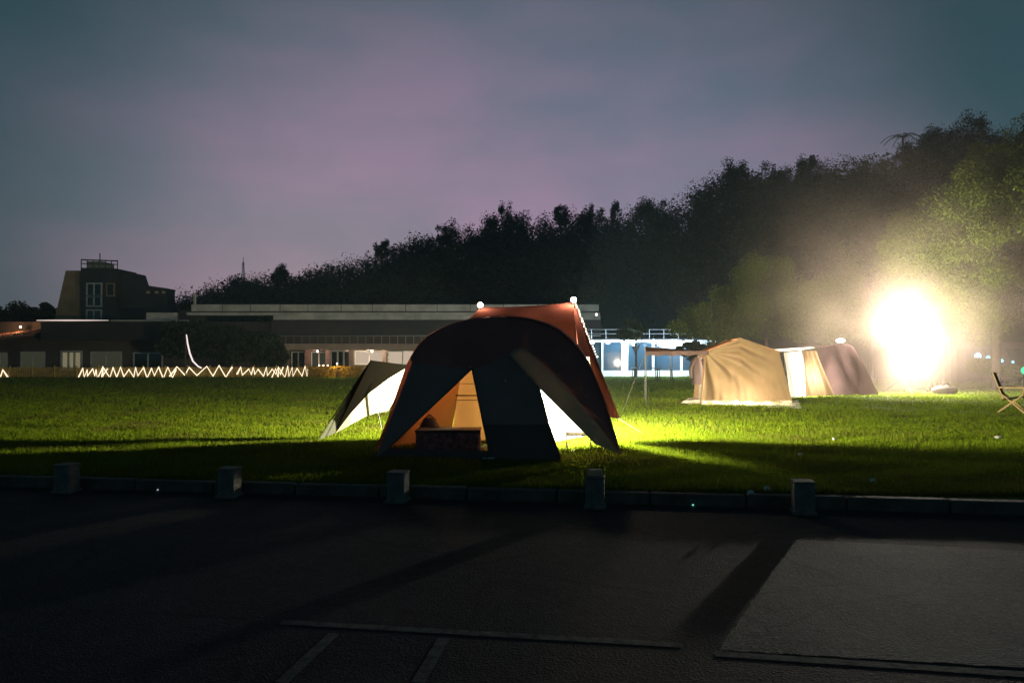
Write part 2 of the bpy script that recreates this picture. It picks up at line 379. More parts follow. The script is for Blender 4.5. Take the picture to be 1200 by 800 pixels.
line('parking_line', (838, 766), (1330, 799), 0.075)
line('parking_line', (392, 742), (330, 800), 0.07)
line('parking_line', (520, 748), (490, 800), 0.07)
# kerb of separate stones
kerb = bpy.data.objects.new('kerb', None); col.objects.link(kerb); tag(kerb, kind='structure')
kang = math.atan(KS); kb = MB().box((0, 0, 0), (0.985, 0.14, 0.22)).build('kerb_stone', kerbm, kerb, bevel=0.012)
ks0 = kb
for i in range(-14, 15):
    o = ks0 if i == -14 else ks0.copy()
    if i != -14: col.objects.link(o); o.parent = kerb
    x = i*math.cos(kang)
    o.location = (x, kerb_y(x)+0.07 + random.uniform(-.004, .004), RZ+0.02+random.uniform(-.006, .006)); o.rotation_euler = (0, 0, kang)
# grass blades near the camera
N = 600000
yy = 7.9/(1 - rng.uniform(0, 1, N)*0.845); xx = rng.uniform(-0.80, 0.80, N)*yy
ok = yy > 8.15 + KS*xx + 0.13; xx, yy = xx[ok], yy[ok]; n = len(xx)
cl = 0.5 + 0.5*np.sin(xx*2.1+np.sin(yy*1.7)*2)*np.sin(yy*2.6+np.cos(xx*1.3))
hh = rng.uniform(0.035, 0.085, n)*(0.7+0.6*cl)*(1+0.0*yy); th = rng.uniform(0, 2*math.pi, n); wd = rng.uniform(0.0035, 0.0075, n)*(0.6+yy/14)
zz = 0.018*np.sin(xx*0.9+yy*0.4)*np.sin(yy*0.7) - 0.004
V = np.empty((n, 3, 3))
V[:, 0] = np.stack([xx-np.cos(th)*wd, yy-np.sin(th)*wd, zz], 1); V[:, 1] = np.stack([xx+np.cos(th)*wd, yy+np.sin(th)*wd, zz], 1)
V[:, 2] = np.stack([xx+rng.normal(0, .03, n), yy+rng.normal(0, .03, n), zz+hh], 1)
tag(np_mesh('grass', V.reshape(-1, 3), 3, grassm), 'short mown grass blades covering the lawn', 'grass', kind='stuff')

# ================================================================ hill and its wood
ridge = [(-500, 372), (-100, 372), (100, 368), (180, 352), (205, 340), (240, 325), (270, 319), (325, 316), (360, 305), (400, 298), (440, 290), (480, 275), (530, 262),
         (560, 255), (590, 242), (650, 247), (685, 240), (722, 242), (736, 254), (748, 233), (800, 226), (830, 203), (862, 190), (900, 190), (940, 187), (1000, 178),
         (1050, 172), (1078, 157), (1110, 143), (1140, 136), (1168, 152), (1200, 152), (1400, 150), (1800, 170), (2600, 260)]
rp, ry = zip(*ridge)
def ridge_py(px): return float(np.interp(px, rp, ry))
def ridge_d(px): return float(np.interp(px, [0, 200, 500, 800, 1200, 1800], [150, 145, 125, 104, 84, 80]))
def base_d(px): return float(np.interp(px, [0, 200, 500, 700, 850, 1000, 1200, 1800], [118, 105, 84, 74, 56, 46, 42, 40]))
def hill_pt(px, s, drop=6.0):
    d0, d1 = base_d(px), ridge_d(px); H = max(0.0, at(px, ridge_py(px), d1).z - drop)
    Y = d0 + (d1-d0)*s
    z = H*(s**0.85 if s <= 1 else max(0.0, 1-(s-1)**2*0.8)) if s > 0 else 0
    return Vector(((px-600)/FPX*Y, Y, z - (0.06 if s <= 0 else 0)))
tag(MB().grid(lambda u, v: hill_pt(-500+3000*u, v*1.9), 150, 24).build('hill', hillm, smooth=True), kind='structure')
P = []; S = []
def add_crown(c, rad, n, sz):
    P.append(crown_points(c, rad, n, 16, 0.5)); S.append(np.full(n, sz))
px = 170.0
while px < 1420:                                     # the ridge line
    d = ridge_d(px); r = random.uniform(1.8, 3.6)*d/110; top = at(px, ridge_py(px)+random.uniform(2, 8), d)
    h = r*random.uniform(0.9, 1.5)
    add_crown((top.x, top.y, top.z-h), (r, r, h), 1700, 0.27*d/110)
    add_crown((top.x+random.uniform(-1, 1), top.y-1, top.z-h*2.3), (r*1.3, r*1.3, h*1.4), 500, 0.55*d/110)
    px += random.uniform(8, 17)
for _ in range(420):                                 # the slope
    px = random.uniform(150, 1420); s = random.uniform(0.03, 0.95); b = hill_pt(px, s); r = random.uniform(2.2, 4.2)
    lim = at(px, ridge_py(px)+9, b.y).z
    add_crown((b.x, b.y, min(b.z+r*1.1+1, lim-r*1.3)), (r, r, r*1.2), 520, 0.42 if b.y > 80 else 0.28)
P_ = np.concatenate(P); S_ = np.concatenate(S)
tag(np_mesh('hillside_wood', leaves(P_, S_), 4, woodleaf), 'dark dense wood covering the whole hillside behind the camp', 'wood', kind='stuff')
# dark trees far left, beyond the roof
# ---------------------------------------------------------------- trees as things
def tree(name, base, h, crown_c, crown_r, n, leaf, m, label, group=None, clumps=24, cat='tree', droop=0.0, spread=0.36, tr=None):
    base = Vector(base); t = empty(name, base, label, cat, group)
    c = Vector(crown_c); tr = tr or h*0.022
    mb = MB(); mb.tube([base-Vector((0, 0, .2)), base.lerp(c, 0.3)+Vector((h*.01, 0, 0)), base.lerp(c, 0.7), c], [tr*1.5, tr*1.1, tr*0.8, tr*0.4], 8)
    for k in range(6):
        a = k*1.05+random.uniform(-.3, .3); st = base.lerp(c, random.uniform(0.45, 0.85))
        en = c + Vector((math.cos(a)*crown_r[0]*.65, math.sin(a)*crown_r[1]*.65, random.uniform(-.1, .5)*crown_r[2]))
        mb.tube([st, st.lerp(en, 0.5)+Vector((0, 0, crown_r[2]*.08)), en], [tr*.5, tr*.35, tr*.12], 5)
    mb.build('trunk', barkm, t, smooth=True)
    P = crown_points(c - base, crown_r, n, clumps, spread)
    np_mesh('crown', leaves(P, leaf, droop), 4, m, t)
    return t
def ridge_tree(px, py, rpx, label, spiky=False, name='hill_tree'):
    d = ridge_d(px)-1.5; top = at(px, py, d); r = rpx/FPX*d; b = hill_pt(px, 0.97)
    hh = r*(2.0 if spiky else 1.15)
    return tree(name, b, top.z-b.z, (top.x, d, top.z-hh), (r, r, hh), 2600, 0.25*d/110, woodleaf, label, 'trees standing out on the ridge', 18, spread=0.36 if spiky else 0.46)
for a in ((328, 309, 11, 'small round-topped tree on the low ridge above the long building'),
          (448, 281, 10, 'dark ridge tree over the left end of the dome tent'),
          (524, 258, 13, 'bushy dark ridge tree up and left of the lamp over the dome'),
          (592, 234, 13, 'pointed dark tree peaking on the ridge straight above the dome tent', True),
          (657, 238, 12, 'low feathery dark tree on the ridge between two pointed trees'),
          (688, 233, 11, 'pointed dark tree on the ridge above the tarp corner lamp', True),
          (719, 235, 11, 'dark tree at the left rim of the notch in the ridge', True),
          (757, 229, 14, 'rounded dark tree at the right rim of the notch in the ridge'),
          (861, 184, 17, 'broad dark treetop on the ridge above the tan tent'),
          (948, 180, 13, 'dark treetop on the ridge above the white tent doorway'),
          (1092, 148, 17, 'dark bushy treetop beside the palm on the ridge'),
          (1140, 127, 21, 'tallest dark treetop crowning the right end of the ridge')):
    ridge_tree(*a)
# palm on the ridge
b = hill_pt(1060, 0.98); top = at(1058, 160, ridge_d(1060)-1)
pt = empty('palm_tree', b, 'small palm with arching fronds against the sky on the ridge', 'palm')
MB().tube([b, b.lerp(top, .5), top], [.22, .16, .12], 6).build('trunk', barkm, pt)
for k in range(9):
    a = k*2*math.pi/9+.2; ln = random.uniform(1.9, 2.6); pts = [top + Vector((math.cos(a)*ln*s, math.sin(a)*ln*s, ln*(0.55*s-0.85*s*s))) for s in (0, .25, .5, .75, 1)]
    mb = MB(); mb.tube(pts, .03, 4)
    for j in range(1, 18):
        s = j/18; q = top + Vector((math.cos(a)*ln*s, math.sin(a)*ln*s, ln*(0.55*s-0.85*s*s))); sd_ = Vector((-math.sin(a), math.cos(a), -.5))*.42*(1-s*.6)
        o_ = Vector((math.cos(a), math.sin(a), 0))*.1
        mb.quad(q, q+sd_+o_, q+o_); sd2 = Vector((math.sin(a), -math.cos(a), -.5))*.42*(1-s*.6); mb.quad(q, q+o_, q+sd2+o_)
    mb.build('frond', woodleaf, pt)

# lit trees behind the camp
def at3(px, py, Y): return tuple(at(px, py, Y))
def lit_tree(pxc, pyc, Y, rxpx, rzpx, n, leaf, label, droop=0.5, m=treeleaf, clumps=38, name='leafy_tree', group='leafy trees lit by the camp lights', sp=.34):
    c = at(pxc, pyc, Y); rx = rxpx/FPX*Y; rz = rzpx/FPX*Y
    return tree(name, (c.x, Y, 0), c.z, c, (rx, rx*.8, rz), n, leaf, m, label, group, clumps, droop=droop, spread=sp)
lit_tree(1165, 285, 32, 124, 108, 120000, 0.105, 'big drooping leafy tree lit yellow green over the glaring floodlight', 0.9, clumps=64, sp=.29)
lit_tree(1235, 215, 38, 100, 85, 44000, 0.13, 'taller dim green tree rising behind the big drooping tree', 0.9)
lit_tree(1150, 195, 44, 40, 32, 14000, 0.13, 'small spray of pale lit leaves high above the floodlight', 0.9, clumps=12)
lit_tree(962, 362, 38, 52, 48, 30000, 0.11, 'lit bushy tree behind the white tent doorway', 0.4)
lit_tree(897, 354, 41, 56, 54, 32000, 0.115, 'green brown tree behind the peak of the tan tent', 0.4)
lit_tree(835, 374, 42, 54, 42, 30000, 0.115, 'low leafy tree behind the tan tent awning', 0.4)
lit_tree(1020, 345, 44, 52, 68, 30000, 0.12, 'brownish dim tree just left of the floodlight glare', 0.5)
lit_tree(1150, 432, 36, 22, 12, 4000, 0.13, 'low leafy bush lit cyan before the far shelter', 0.3, clumps=14)
lit_tree(1190, 436, 35.5, 16, 9, 3000, 0.12, 'small bush at the right end of the far shelter', 0.3, clumps=12)
lit_tree(745, 388, 47, 22, 14, 2500, 0.2, 'small dark tree in front of the white pavilion', 0.3, m=darkleaf, clumps=14)
lit_tree(812, 412, 45, 20, 16, 2500, 0.2, 'dark clipped shrub beside the pavilion under the bright lamp', 0.2, m=darkleaf, clumps=14)
# dark trees in front of the long building
for (a, b_, r1, r2, lb) in ((222, 402, 34, 25, 'black tree in front of the long building beside the curved light strand'),
                       (268, 404, 38, 24, 'broad black tree in front of the long building in its middle'),
                       (312, 410, 26, 20, 'black sloping shrub at the left end of the lit verandah')):
    lit_tree(a, b_, 53, r1, r2, 6000, 0.3, lb, 0.3, darkleaf, 26, 'dark_tree', 'dark trees before the long building', .42)
for (a, b_, r1, r2, lb) in ((16, 376, 30, 20, 'dark tree mass at the far left edge behind the low roof'), (52, 371, 18, 14, 'small dark round tree left of the tower building')):
    lit_tree(a, b_, 82, r1, r2, 7000, 0.32, lb, 0.2, woodleaf, 24, 'dark_tree', 'dark trees beside the tower', .5)

# ================================================================ long building
BY = 62.0
def bx(px): return (px-600)/FPX*BY
def bz(py): return at(600, py, BY).z
LB = empty('long_building', (bx(310), BY, 0), 'long low building with pale parapet and dark eaves behind the light string fence', 'building')
x0, x1 = bx(-60), bx(700)
MB().span(x0, x1, BY+0.5, BY+14, 0, bz(376)-.05).build('wall', wallm, LB)
mb = MB().span(bx(330), x1, BY-2.2, BY+14, bz(376), bz(371)); mb.build('roof_slab', parapetm, LB)
mb = MB().span(bx(328), x1, BY-2.35, BY-0.6, bz(393), bz(376.3)); mb.build('fascia', fasciam, LB)
mb = MB().span(bx(62), bx(328)-.02, BY-1.6, BY-0.4, bz(399), bz(378)); mb.build('eave', fasciam, LB)
mb = MB().span(bx(58), bx(233), BY-1.65, BY+13, bz(377.5), bz(375.8)); mb.build('roof_edge', parapetm, LB)
xs = [232, 268, 300, 334, 366, 404, 440, 478, 514, 552, 590, 630, 668, 700]
for a, b_ in zip(xs[:-1], xs[1:]):
    MB().span(bx(a)+.03, bx(b_)-.03, BY-1.4+random.uniform(-.02, .02), BY-1.15, bz(366)+.02, bz(358)).build('parapet_panel', parapetm, LB)
MB().span(bx(232), bx(700), BY-1.1, BY-.9, bz(371), bz(359)).build('parapet_backing', fasciam, LB)
MB().span(bx(230), bx(700), BY-1.9, BY-1.16, bz(370.8), bz(367.5)).build('gutter', parapetm, LB)
MB().span(bx(178), bx(214), BY-1, BY+2, bz(375.6), bz(367)).build('roof_box', parapetm, LB)
MB().span(bx(216), bx(230), BY-1, BY+2, bz(375.6), bz(365)).build('roof_box', fasciam, LB)
MB().tube([(bx(234), BY-1, bz(358)), (bx(234), BY-1, bz(346))], .12, 6).build('vent_pipe', parapetm, LB)
# verandah: railing, wall under it, columns, lit doors
rl = MB(); rl.span(bx(330), x1, BY-2.4, BY-2.3, bz(394.8), bz(393.6)).build('railing_rail', polem, LB)
for a in range(336, 560, 9): MB().span(bx(a)-.03, bx(a)+.03, BY-2.38, BY-2.32, bz(403), bz(394.9)).build('railing_post', polem, LB)
MB().span(bx(334), x1, BY-2.3, BY-0.1, bz(410), bz(403)).build('balcony_front', pm('balcony_wall', (0.36, 0.27, 0.22), (0.26, 0.19, 0.16), .6, .9, .2), LB)
for a in (338, 362, 386, 413, 452, 490, 530): MB().span(bx(a)-.18, bx(a)+.18, BY-0.6, BY-0.2, 0, bz(410.1)).build('column', wallm, LB)
def window(x0, x1, y0, y1, mt, mull, parent=LB, Y=None, fr=framem, t=.09, trans=()):
    Y = Y or BY+.5; s = Y/BY; zz = lambda q: at(600, q, Y).z; xx = lambda q: (q-600)/FPX*Y
    f = MB(); a, b_, c, d = xx(x0), xx(x1), zz(y1), zz(y0)
    f.span(a-t, a, Y-.12, Y-.001, c-t, d+t); f.span(b_, b_+t, Y-.12, Y-.001, c-t, d+t); f.span(a, b_, Y-.12, Y-.001, d, d+t); f.span(a, b_, Y-.12, Y-.001, c-t, c)
    for m in mull: f.span(xx(m)-t/2, xx(m)+t/2, Y-.115, Y-.03, c, d)
    for m in trans: f.span(a, b_, Y-.11, Y-.035, zz(m)-t/2, zz(m)+t/2)
    wn_ = f.build('window', fr, parent)
    MB().span(a, b_, Y-.028, Y-.004, c, d).build('pane', mt, wn_)
window(-6, 8, 414, 430, dim_win, (1,))
window(26, 52, 413, 431, dim_win, (39,))
window(74, 95, 413, 432, yel_win, (81, 88), t=.16)
window(108, 142, 413, 431, dim_win, (125,))
window(158, 190, 414, 431, darkglass, (174,))
window(343, 358, 413, 431, darkglass, (350,))
window(366, 383, 413, 431, warm_win if False else dim_win, (374,))
window(389, 410, 412, 432, darkglass, (396, 403), t=.14)
window(417, 449, 412, 426, warm_win, (433,))
window(456, 488, 412, 426, warm_win, (472,))
# low lit roof at far left
sl = MB(); a0, a1 = bx(-60), bx(60)
sl.quad((a0, BY-2.2, bz(404)), (a1, BY-2.2, bz(391)), (a1+1.4, BY+3, bz(378)), (a0, BY+3, bz(388)))
sl.quad((a0, BY-2.2, bz(404)-.2), (a0, BY-2.2, bz(404)), (a1, BY-2.2, bz(391)), (a1, BY-2.2, bz(391)-.2)[:3])
sl.build('tiled_roof', tilem, LB)
for k in range(10):
    xa = a0+(a1-a0)*k/10; MB().tube([(xa, BY-2.22, bz(404)+(bz(391)-bz(404))*k/10+.05), (xa+.14*k, BY+3, bz(388)+(bz(378)-bz(388))*k/10+.05)], .09, 5).build('roof_ridge_tile', tilem, LB)
def wall_lamp(px, py, Y, power, label, color=(1, .72, .5)):
    q = at(px, py, Y); t = empty('wall_lamp', q, label, 'lamp', 'lamps on the long building')
    MB().ball(q, .09, 8, 5).build('globe', bulbm, t); MB().box(q+Vector((0, .12, .06)), (.1, .2, .06)).build('bracket', darkpole, t)
    plight('wall_lamp_light', q-Vector((0, .25, 0)), power, color, t, .1)
wall_lamp(436, 411.5, BY-1.2, 420, 'small warm lamp under the verandah roof by the bright doors')
wall_lamp(372, 411.5, BY-1.2, 110, 'small warm lamp at the dark left end of the verandah', (1, .55, .4))
wall_lamp(24, 383, BY-.6, 110, 'orange lamp lighting the sloping tiled roof', (1, .5, .22))

pts = [Vector((bx(q_), BY-1.72, bz(376.4))) for q_ in (58, 75, 95, 120, 140)]
t = empty('strip_lamp', pts[0], 'pale glowing strip lamp along the roof edge before the tower', 'lamp')
MB().tube(pts, [.03, .05, .06, .045, .02], 6).build('tube', emis('strip_lamp_tube', (1, .80, .72), .8), t); MB().span(bx(57), bx(142), BY-1.68, BY-1.655, bz(377.2), bz(375.9)).build('rail', darkpole, t)
# ================================================================ tower building
TY = 78.0
TB = empty('tower_building', (*at(120, 375, TY).xy, 0), 'dark stair tower with a slanted brick wall and tall gridded window', 'building')
def tp(px, py, dy=0):
    q = at(px, py, TY); return Vector((q.x, TY+dy, q.z))
def prism(poly, d0, d1):
    mb = MB(); n = len(poly); f = [tp(*q, d0) for q in poly]; b_ = [tp(*q, d0) + Vector((0, d1-d0, 0)) for q in poly]
    mb.quad(*f[::-1]); mb.quad(*b_)
    for i in range(n): j = (i+1) % n; mb.quad(f[i], f[j], b_[j], b_[i])
    b0_ = mb.build; mb.build = lambda *a, **k: b0_(*a, tri=True, **k)
    return mb
prism([(60, 425), (64, 374), (77, 317), (101, 317), (101, 425)], 0, 9).build('slanted_wall', towerm, TB)
prism([(101, 425), (101, 315), (143, 316), (143, 425)], -1.0, 3).build('stair_core', towerdark, TB)
prism([(143.1, 425), (143.1, 319), (162, 321), (166, 333.5), (197, 338), (197, 425)], -.2, 1.6).build('side_wing', towerdark, TB)
prism([(80, 364), (80, 356), (101, 354), (101, 363)], -.12, -.01).build('wall_band', pm('brick_band', (.36, .26, .17), None, 1, .9, .2), TB)  # plain brick band of slightly different tone on the slanted wall
mb = MB()
for a in range(144): pass
rt = MB(); rt.tube([tp(101, 305.5, -.9), tp(143, 307, -.9)], .07, 5); rt.tube([tp(101, 310, -.9), tp(143, 311, -.9)], .05, 5)
for a in (101, 108, 115, 122, 129, 136, 143): rt.tube([tp(a, 306, -.9), tp(a, 316, -.9)], .05, 5)
rt.build('roof_railing', polem, TB)
prism([(101.5, 315), (101.5, 306), (119, 306), (119, 315)], 0, 2.5).build('water_tank', pm('tank_paint', (.42, .40, .26), (.3, .29, .2), 1, .7, .2), TB)
MB().tube([tp(114, 306, .5), tp(114, 296, .5)], .06, 5).build('antenna', polem, TB)
window(102.5, 118, 333, 346, darkglass, (110,), TB, TY-1.0, t=.14)
window(102.5, 118, 348, 358, darkglass, (110,), TB, TY-1.0, t=.14)
window(102.5, 118, 364, 374, darkglass, (110,), TB, TY-1.0, t=.14)
window(125.5, 133, 333, 346, darkglass, (), TB, TY-1.0, fr=towerm, t=.12)
for a in (171, 181, 189): window(a, a+5, 341, 344, dim_win, (), TB, TY-.2, fr=towerdark, t=.05)
# radio mast on the ridge
q = at(285, 322, 140); t = empty('radio_mast', q-Vector((0, 0, 3)), 'thin lattice radio mast on the low ridge right of the tower', 'mast')
mb = MB()
for dx, dy in ((-.35, 0), (.35, 0), (0, .5)): mb.tube([q+Vector((dx, dy, -3)), q+Vector((dx*.3, dy*.3, 2.4))], .07, 4)
for k in range(8): z = -2.6+k*.62; s = 1-.7*(k/8); mb.tube([q+Vector((-.35*s, 0, z)), q+Vector((.35*s, 0, z+.5))], .04, 4)
mb.build('lattice', polem, t); MB().tube([q+Vector((0, 0, 2.2)), q+Vector((0, 0, 3.4))], .05, 4).build('aerial', polem, t)

# ================================================================ fence with zigzag lights
FY = 48.5
FN = empty('garden_fence', (at(228, 430, FY).x, FY, 0), 'low yellow bamboo fence along the far edge of the lawn', 'fence')
fx = lambda q: (q-600)/FPX*FY
for a in range(-40, 480, 26): MB().tube([(fx(a), FY, -.05), (fx(a), FY, .78+random.uniform(-.04, .04))], .05, 6).build('post', fencem, FN)
for z in (.18, .6): MB().tube([(fx(-60), FY-.05, z), (fx(470), FY-.05, z)], .03, 5).build('rail', fencem, FN)
pk = MB(); x = fx(-60)
while x < fx(470):
    pk.box((x, FY+.04, .33), (.06, .03, .66+random.uniform(-.08, .08)), 0, 0, random.uniform(-.05, .05)); x += .115
tag(pk.build('pickets', fencem, FN), kind='stuff')
def zig(xa, xb, steps, lo, hi, label, seed):
    r = random.Random(seed); pts = []; x = xa; up = False
    for k in range(steps):
        x = xa + (xb-xa)*k/(steps-1) + r.uniform(-2.4, 2.4); pts.append(at(x, (hi if up else lo)+r.uniform(-1.5, 1.8), FY-.14)); up = not up
    o = MB().tube(pts, [.036+.024*r.random() for _ in pts], 5).build('rope_light', ropelight); return tag(o, label, 'light string', 'zigzag light strings on the fence')
zig(93, 124, 12, 442, 432, 'tight zigzag of warm rope light at the left end of the lit fence', 1)
zig(118, 205, 20, 441.5, 431, 'long zigzag rope light right of the tight left coil', 2)
zig(200, 272, 10, 440.5, 429, 'wide zigzag rope light at the foot of the curved strand', 3)
zig(279, 332, 16, 439.5, 431, 'thin tight zigzag rope light right of the wide zigzag', 4)
zig(318, 363, 14, 441.5, 430, 'dense zigzag rope light ending by the yellow planting', 5)
zig(-14, 8, 7, 442, 432, 'short piece of zigzag rope light cut off by the left edge', 6)
pts = [at(a, b_, FY-.3) for a, b_ in ((218.5, 392), (220, 403), (222.5, 414), (226, 423), (232, 429), (236, 431))]
tag(MB().tube(pts, [.035, .05, .055, .055, .05, .05], 6).build('rope_light', ropewhite), 'pinkish white curved light strand rising above the zigzag fence', 'light string')
t = empty('light_mast', (pts[0].x, FY-.26, 0), 'thin dark pole carrying the curved light strand', 'pole')
MB().tube([(pts[0].x-.08, FY-.22, 0), (pts[0].x-.08, FY-.22, pts[0].z+.1)], .03, 6).build('shaft', darkpole, t)
MB().lathe((pts[0].x-.08, FY-.22, 0), [(.15, 0), (.12, .08), (.04, .12)], 8).build('foot', darkpole, t)
pp = np.stack([rng.uniform(fx(362), fx(426), 3500), FY-.35+rng.normal(0, .22, 3500), rng.uniform(0, .72, 3500)], 1)
tag(np_mesh('yellow_planting', leaves(pp, .16, 0.0, .25), 4, yplant), 'yellow tall grassy planting at the right end of the fence', 'planting', kind='stuff')
q = at(395, 427, FY-.8); t = empty('bed_lamp', (q.x, FY-.8, 0), 'low orange lamp in the yellow planting bed', 'lamp')
MB().tube([(q.x, FY-.8, 0), (q.x, FY-.8, .85)], .03, 6).build('post', darkpole, t); MB().ball((q.x, FY-.8, .9), .05, 8, 5).build('globe', bulbm, t)
plight('bed_lamp_light', (q.x, FY-.95, .9), 110, (1, .62, .2), t)
for k, (a, lb) in enumerate(((374, 'first of five tiny white fairy lights above the yellow planting'), (379, 'second tiny white fairy light above the yellow planting'), (384, 'middle tiny white fairy light above the yellow planting'))):
    tag(MB().ball(at(a, 428, FY-.5), .045, 8, 5).build('fairy_light', bulbm), ['leftmost of three tiny fairy lights over the yellow planting', 'middle one of three tiny fairy lights over the yellow planting', 'rightmost of three tiny fairy lights over the yellow planting'][k], 'light', 'fairy lights over the planting')

# ================================================================ white pavilion with cool lamps
PY = 50.0
PV = empty('pavilion', (at(760, 440, PY).x, PY, 0), 'white framed glass pavilion lit by cool lamps across the lawn', 'pavilion')
vx = lambda q: (q-600)/FPX*PY
vz = lambda q: at(600, q, PY).z
MB().span(vx(640), vx(838), PY-.25, PY+.1, 0, vz(434)).build('plinth', whitepaint, PV)
MB().span(vx(640), vx(838), PY-.2, PY+.05, vz(401), vz(398.5)).build('beam', whitepaint, PV)
for a, w_ in ((652, .12), (679, .12), (705.5, .12), (731.5, .46), (765, .14), (798, .14), (824, .4)):
    MB().span(vx(a)-w_/2, vx(a)+w_/2, PY-.18, PY+.03, vz(434)+.002, vz(401)-.002).build('mullion', whitepaint, PV)
for a, b_ in ((653, 678), (680, 704.5), (706.5, 727), (736, 764), (766.5, 796.5), (799.5, 820)):
    MB().span(vx(a), vx(b_), PY-.04, PY-.01, vz(434)+.01, vz(401)-.01).build('glass_pane', blueglass, PV)
MB().span(vx(640), vx(838), PY+3.8, PY+4, 0, vz(401)).build('back_wall', wallm, PV)
MB().span(vx(640), vx(838), PY-.1, PY+4, vz(398.3), vz(396.8)).build('roof', fasciam, PV)
rl = MB()
for z in (386, 391): rl.tube([(vx(640), PY, vz(z)), (vx(838), PY, vz(z))], .03, 5)
for a in range(642, 838, 17): rl.tube([(vx(a), PY, vz(396.7)), (vx(a), PY, vz(385.5))], .025, 5)
rl.build('roof_railing', polem, PV)
plight('pavilion_light', (vx(735), PY-1.6, 2.7), 900, (.62, .85, 1), PV, .3)
plight('pavilion_light', (vx(790), PY-1.3, 2.4), 700, (.6, .84, 1), PV, .3)
blb = ((694, 401, .13, 'cool white bulb touching the right edge of the red tarp'), (712.5, 401, .12, 'small cool bulb over the thin mullion of the pavilion'),
       (742.5, 402, .18, 'large cool bulb right of the thick white pavilion pillar'), (766, 400.5, .15, 'cool bulb between the large bulb and the long bright lamp'))
for a, b_, r_, lb in blb:
    q = at(a, b_, PY-.6); t = empty('bulb', q, lb, 'bulb', 'cool bulbs along the pavilion')
    MB().ball(q, r_, 12, 8).build('globe', bluebulb, t); MB().tube([q+Vector((0, 0, r_*.8)), q+Vector((0, .1, r_+.25))], .02, 5).build('cord', darkpole, t)
q = at(788, 403, PY-2.5); t = empty('led_lamp', q, 'long glaring blue white lamp above the end of the tan awning', 'lamp')
MB().ball(q, .5, 16, 8, (2.0, .35, .55)).build('diffuser', bluepanel, t)
MB().box(q+Vector((0, .25, .1)), (1.7, .1, .3), 0, 0, -.12).build('housing', darkpole, t)
MB().tube([q+Vector((0, .3, 0)), (q.x, q.y+.3, 0)], .05, 6).build('post', polem, t)
tag(MB().ball(at(699, 368.5, 55), .09, 8, 5).build('distant_lamp', bulbm), 'tiny lone warm light in the trees right of the tarp', 'lamp')
# table and stools before the pavilion
def table(px, py, w_, d_, h, label):
    q = gnd(px, py); t = empty('camp_table', q, label, 'table', 'dark tables before the pavilion')
    MB().box(q+Vector((0, 0, h)), (w_, d_, .04)).build('table_top', blackm, t)
    for sx in (-1, 1):
        for sy in (-1, 1): MB().tube([q+Vector((sx*w_*.45, sy*d_*.42, 0)), q+Vector((sx*w_*.42, sy*d_*.38, h))], .025, 5).build('leg', blackm, t)
table(757, 447, 1.6, .7, .74, 'dark camp table left of the awning in front of the pavilion')
table(778, 446, 1.0, .6, .62, 'smaller dark table under the end of the tan awning')

# right-hand far pavilion
RV = empty('far_shelter', (at(1160, 440, 39).x, 39, 0), 'low dim shelter with cool lights beyond the big tree', 'shelter')
hx = lambda q: (q-600)/FPX*39
hz = lambda q: at(600, q, 39).z
MB().span(hx(1118), hx(1290), 38.6, 42, hz(407), hz(401)).build('roof', wallm, RV)
for a in (1122, 1170, 1218, 1270): MB().span(hx(a)-.1, hx(a)+.1, 38.7, 38.9, 0, hz(407)-.002).build('post', wallm, RV)
MB().span(hx(1118), hx(1290), 41.7, 41.9, 0, hz(407)-.003).build('back_wall', wallm, RV)
plight('shelter_light', (hx(1155), 39.6, 2.0), 2500, (.35, .9, .9), RV, .2)
for a, b_, r_, lb, mt in ((1146, 417, 0.18, 'brightest cyan light inside the far shelter', cyanled), (1158, 419, 0.12, 'second cyan light just right of the brightest shelter light', cyanled),
                          (1139, 430, 0.08, 'small cyan light low at the left of the far shelter', cyanled), (1174, 422.5, 0.10, 'pale cyan light behind the wooden chair, left one', cyanled),
                          (1187, 424, 0.08, 'pale cyan light behind the wooden chair, right one', cyanled), (1148, 436, 0.08, 'low faint cyan light under the brightest shelter light', greenled)):
    q = at(a, b_, 38.3); t = empty('shelter_lamp', q, lb, 'lamp', 'cool lamps in the far shelter')
    MB().ball(q, r_, 10, 6, (1, .6, 1)).build('globe', mt, t); MB().tube([q+Vector((0, .1, r_*.5)), (q.x, q.y+.5, hz(407))], .015, 4).build('cord', darkpole, t)

# ================================================================ main dome tent
CX = -0.20
DT = empty('dome_tent', (CX, 11.6, 0), 'large dark dome tent with glowing orange doorway and white lit side', 'tent')
arch_px = [(437, 533), (455, 488), (470, 445), (481, 418), (500, 394), (535, 378), (580, 371), (625, 375), (657, 388), (682, 414), (700, 449), (713, 486), (727, 532)]
Y0 = 11.1
arch0 = [at(a, b_, Y0) for a, b_ in arch_px]
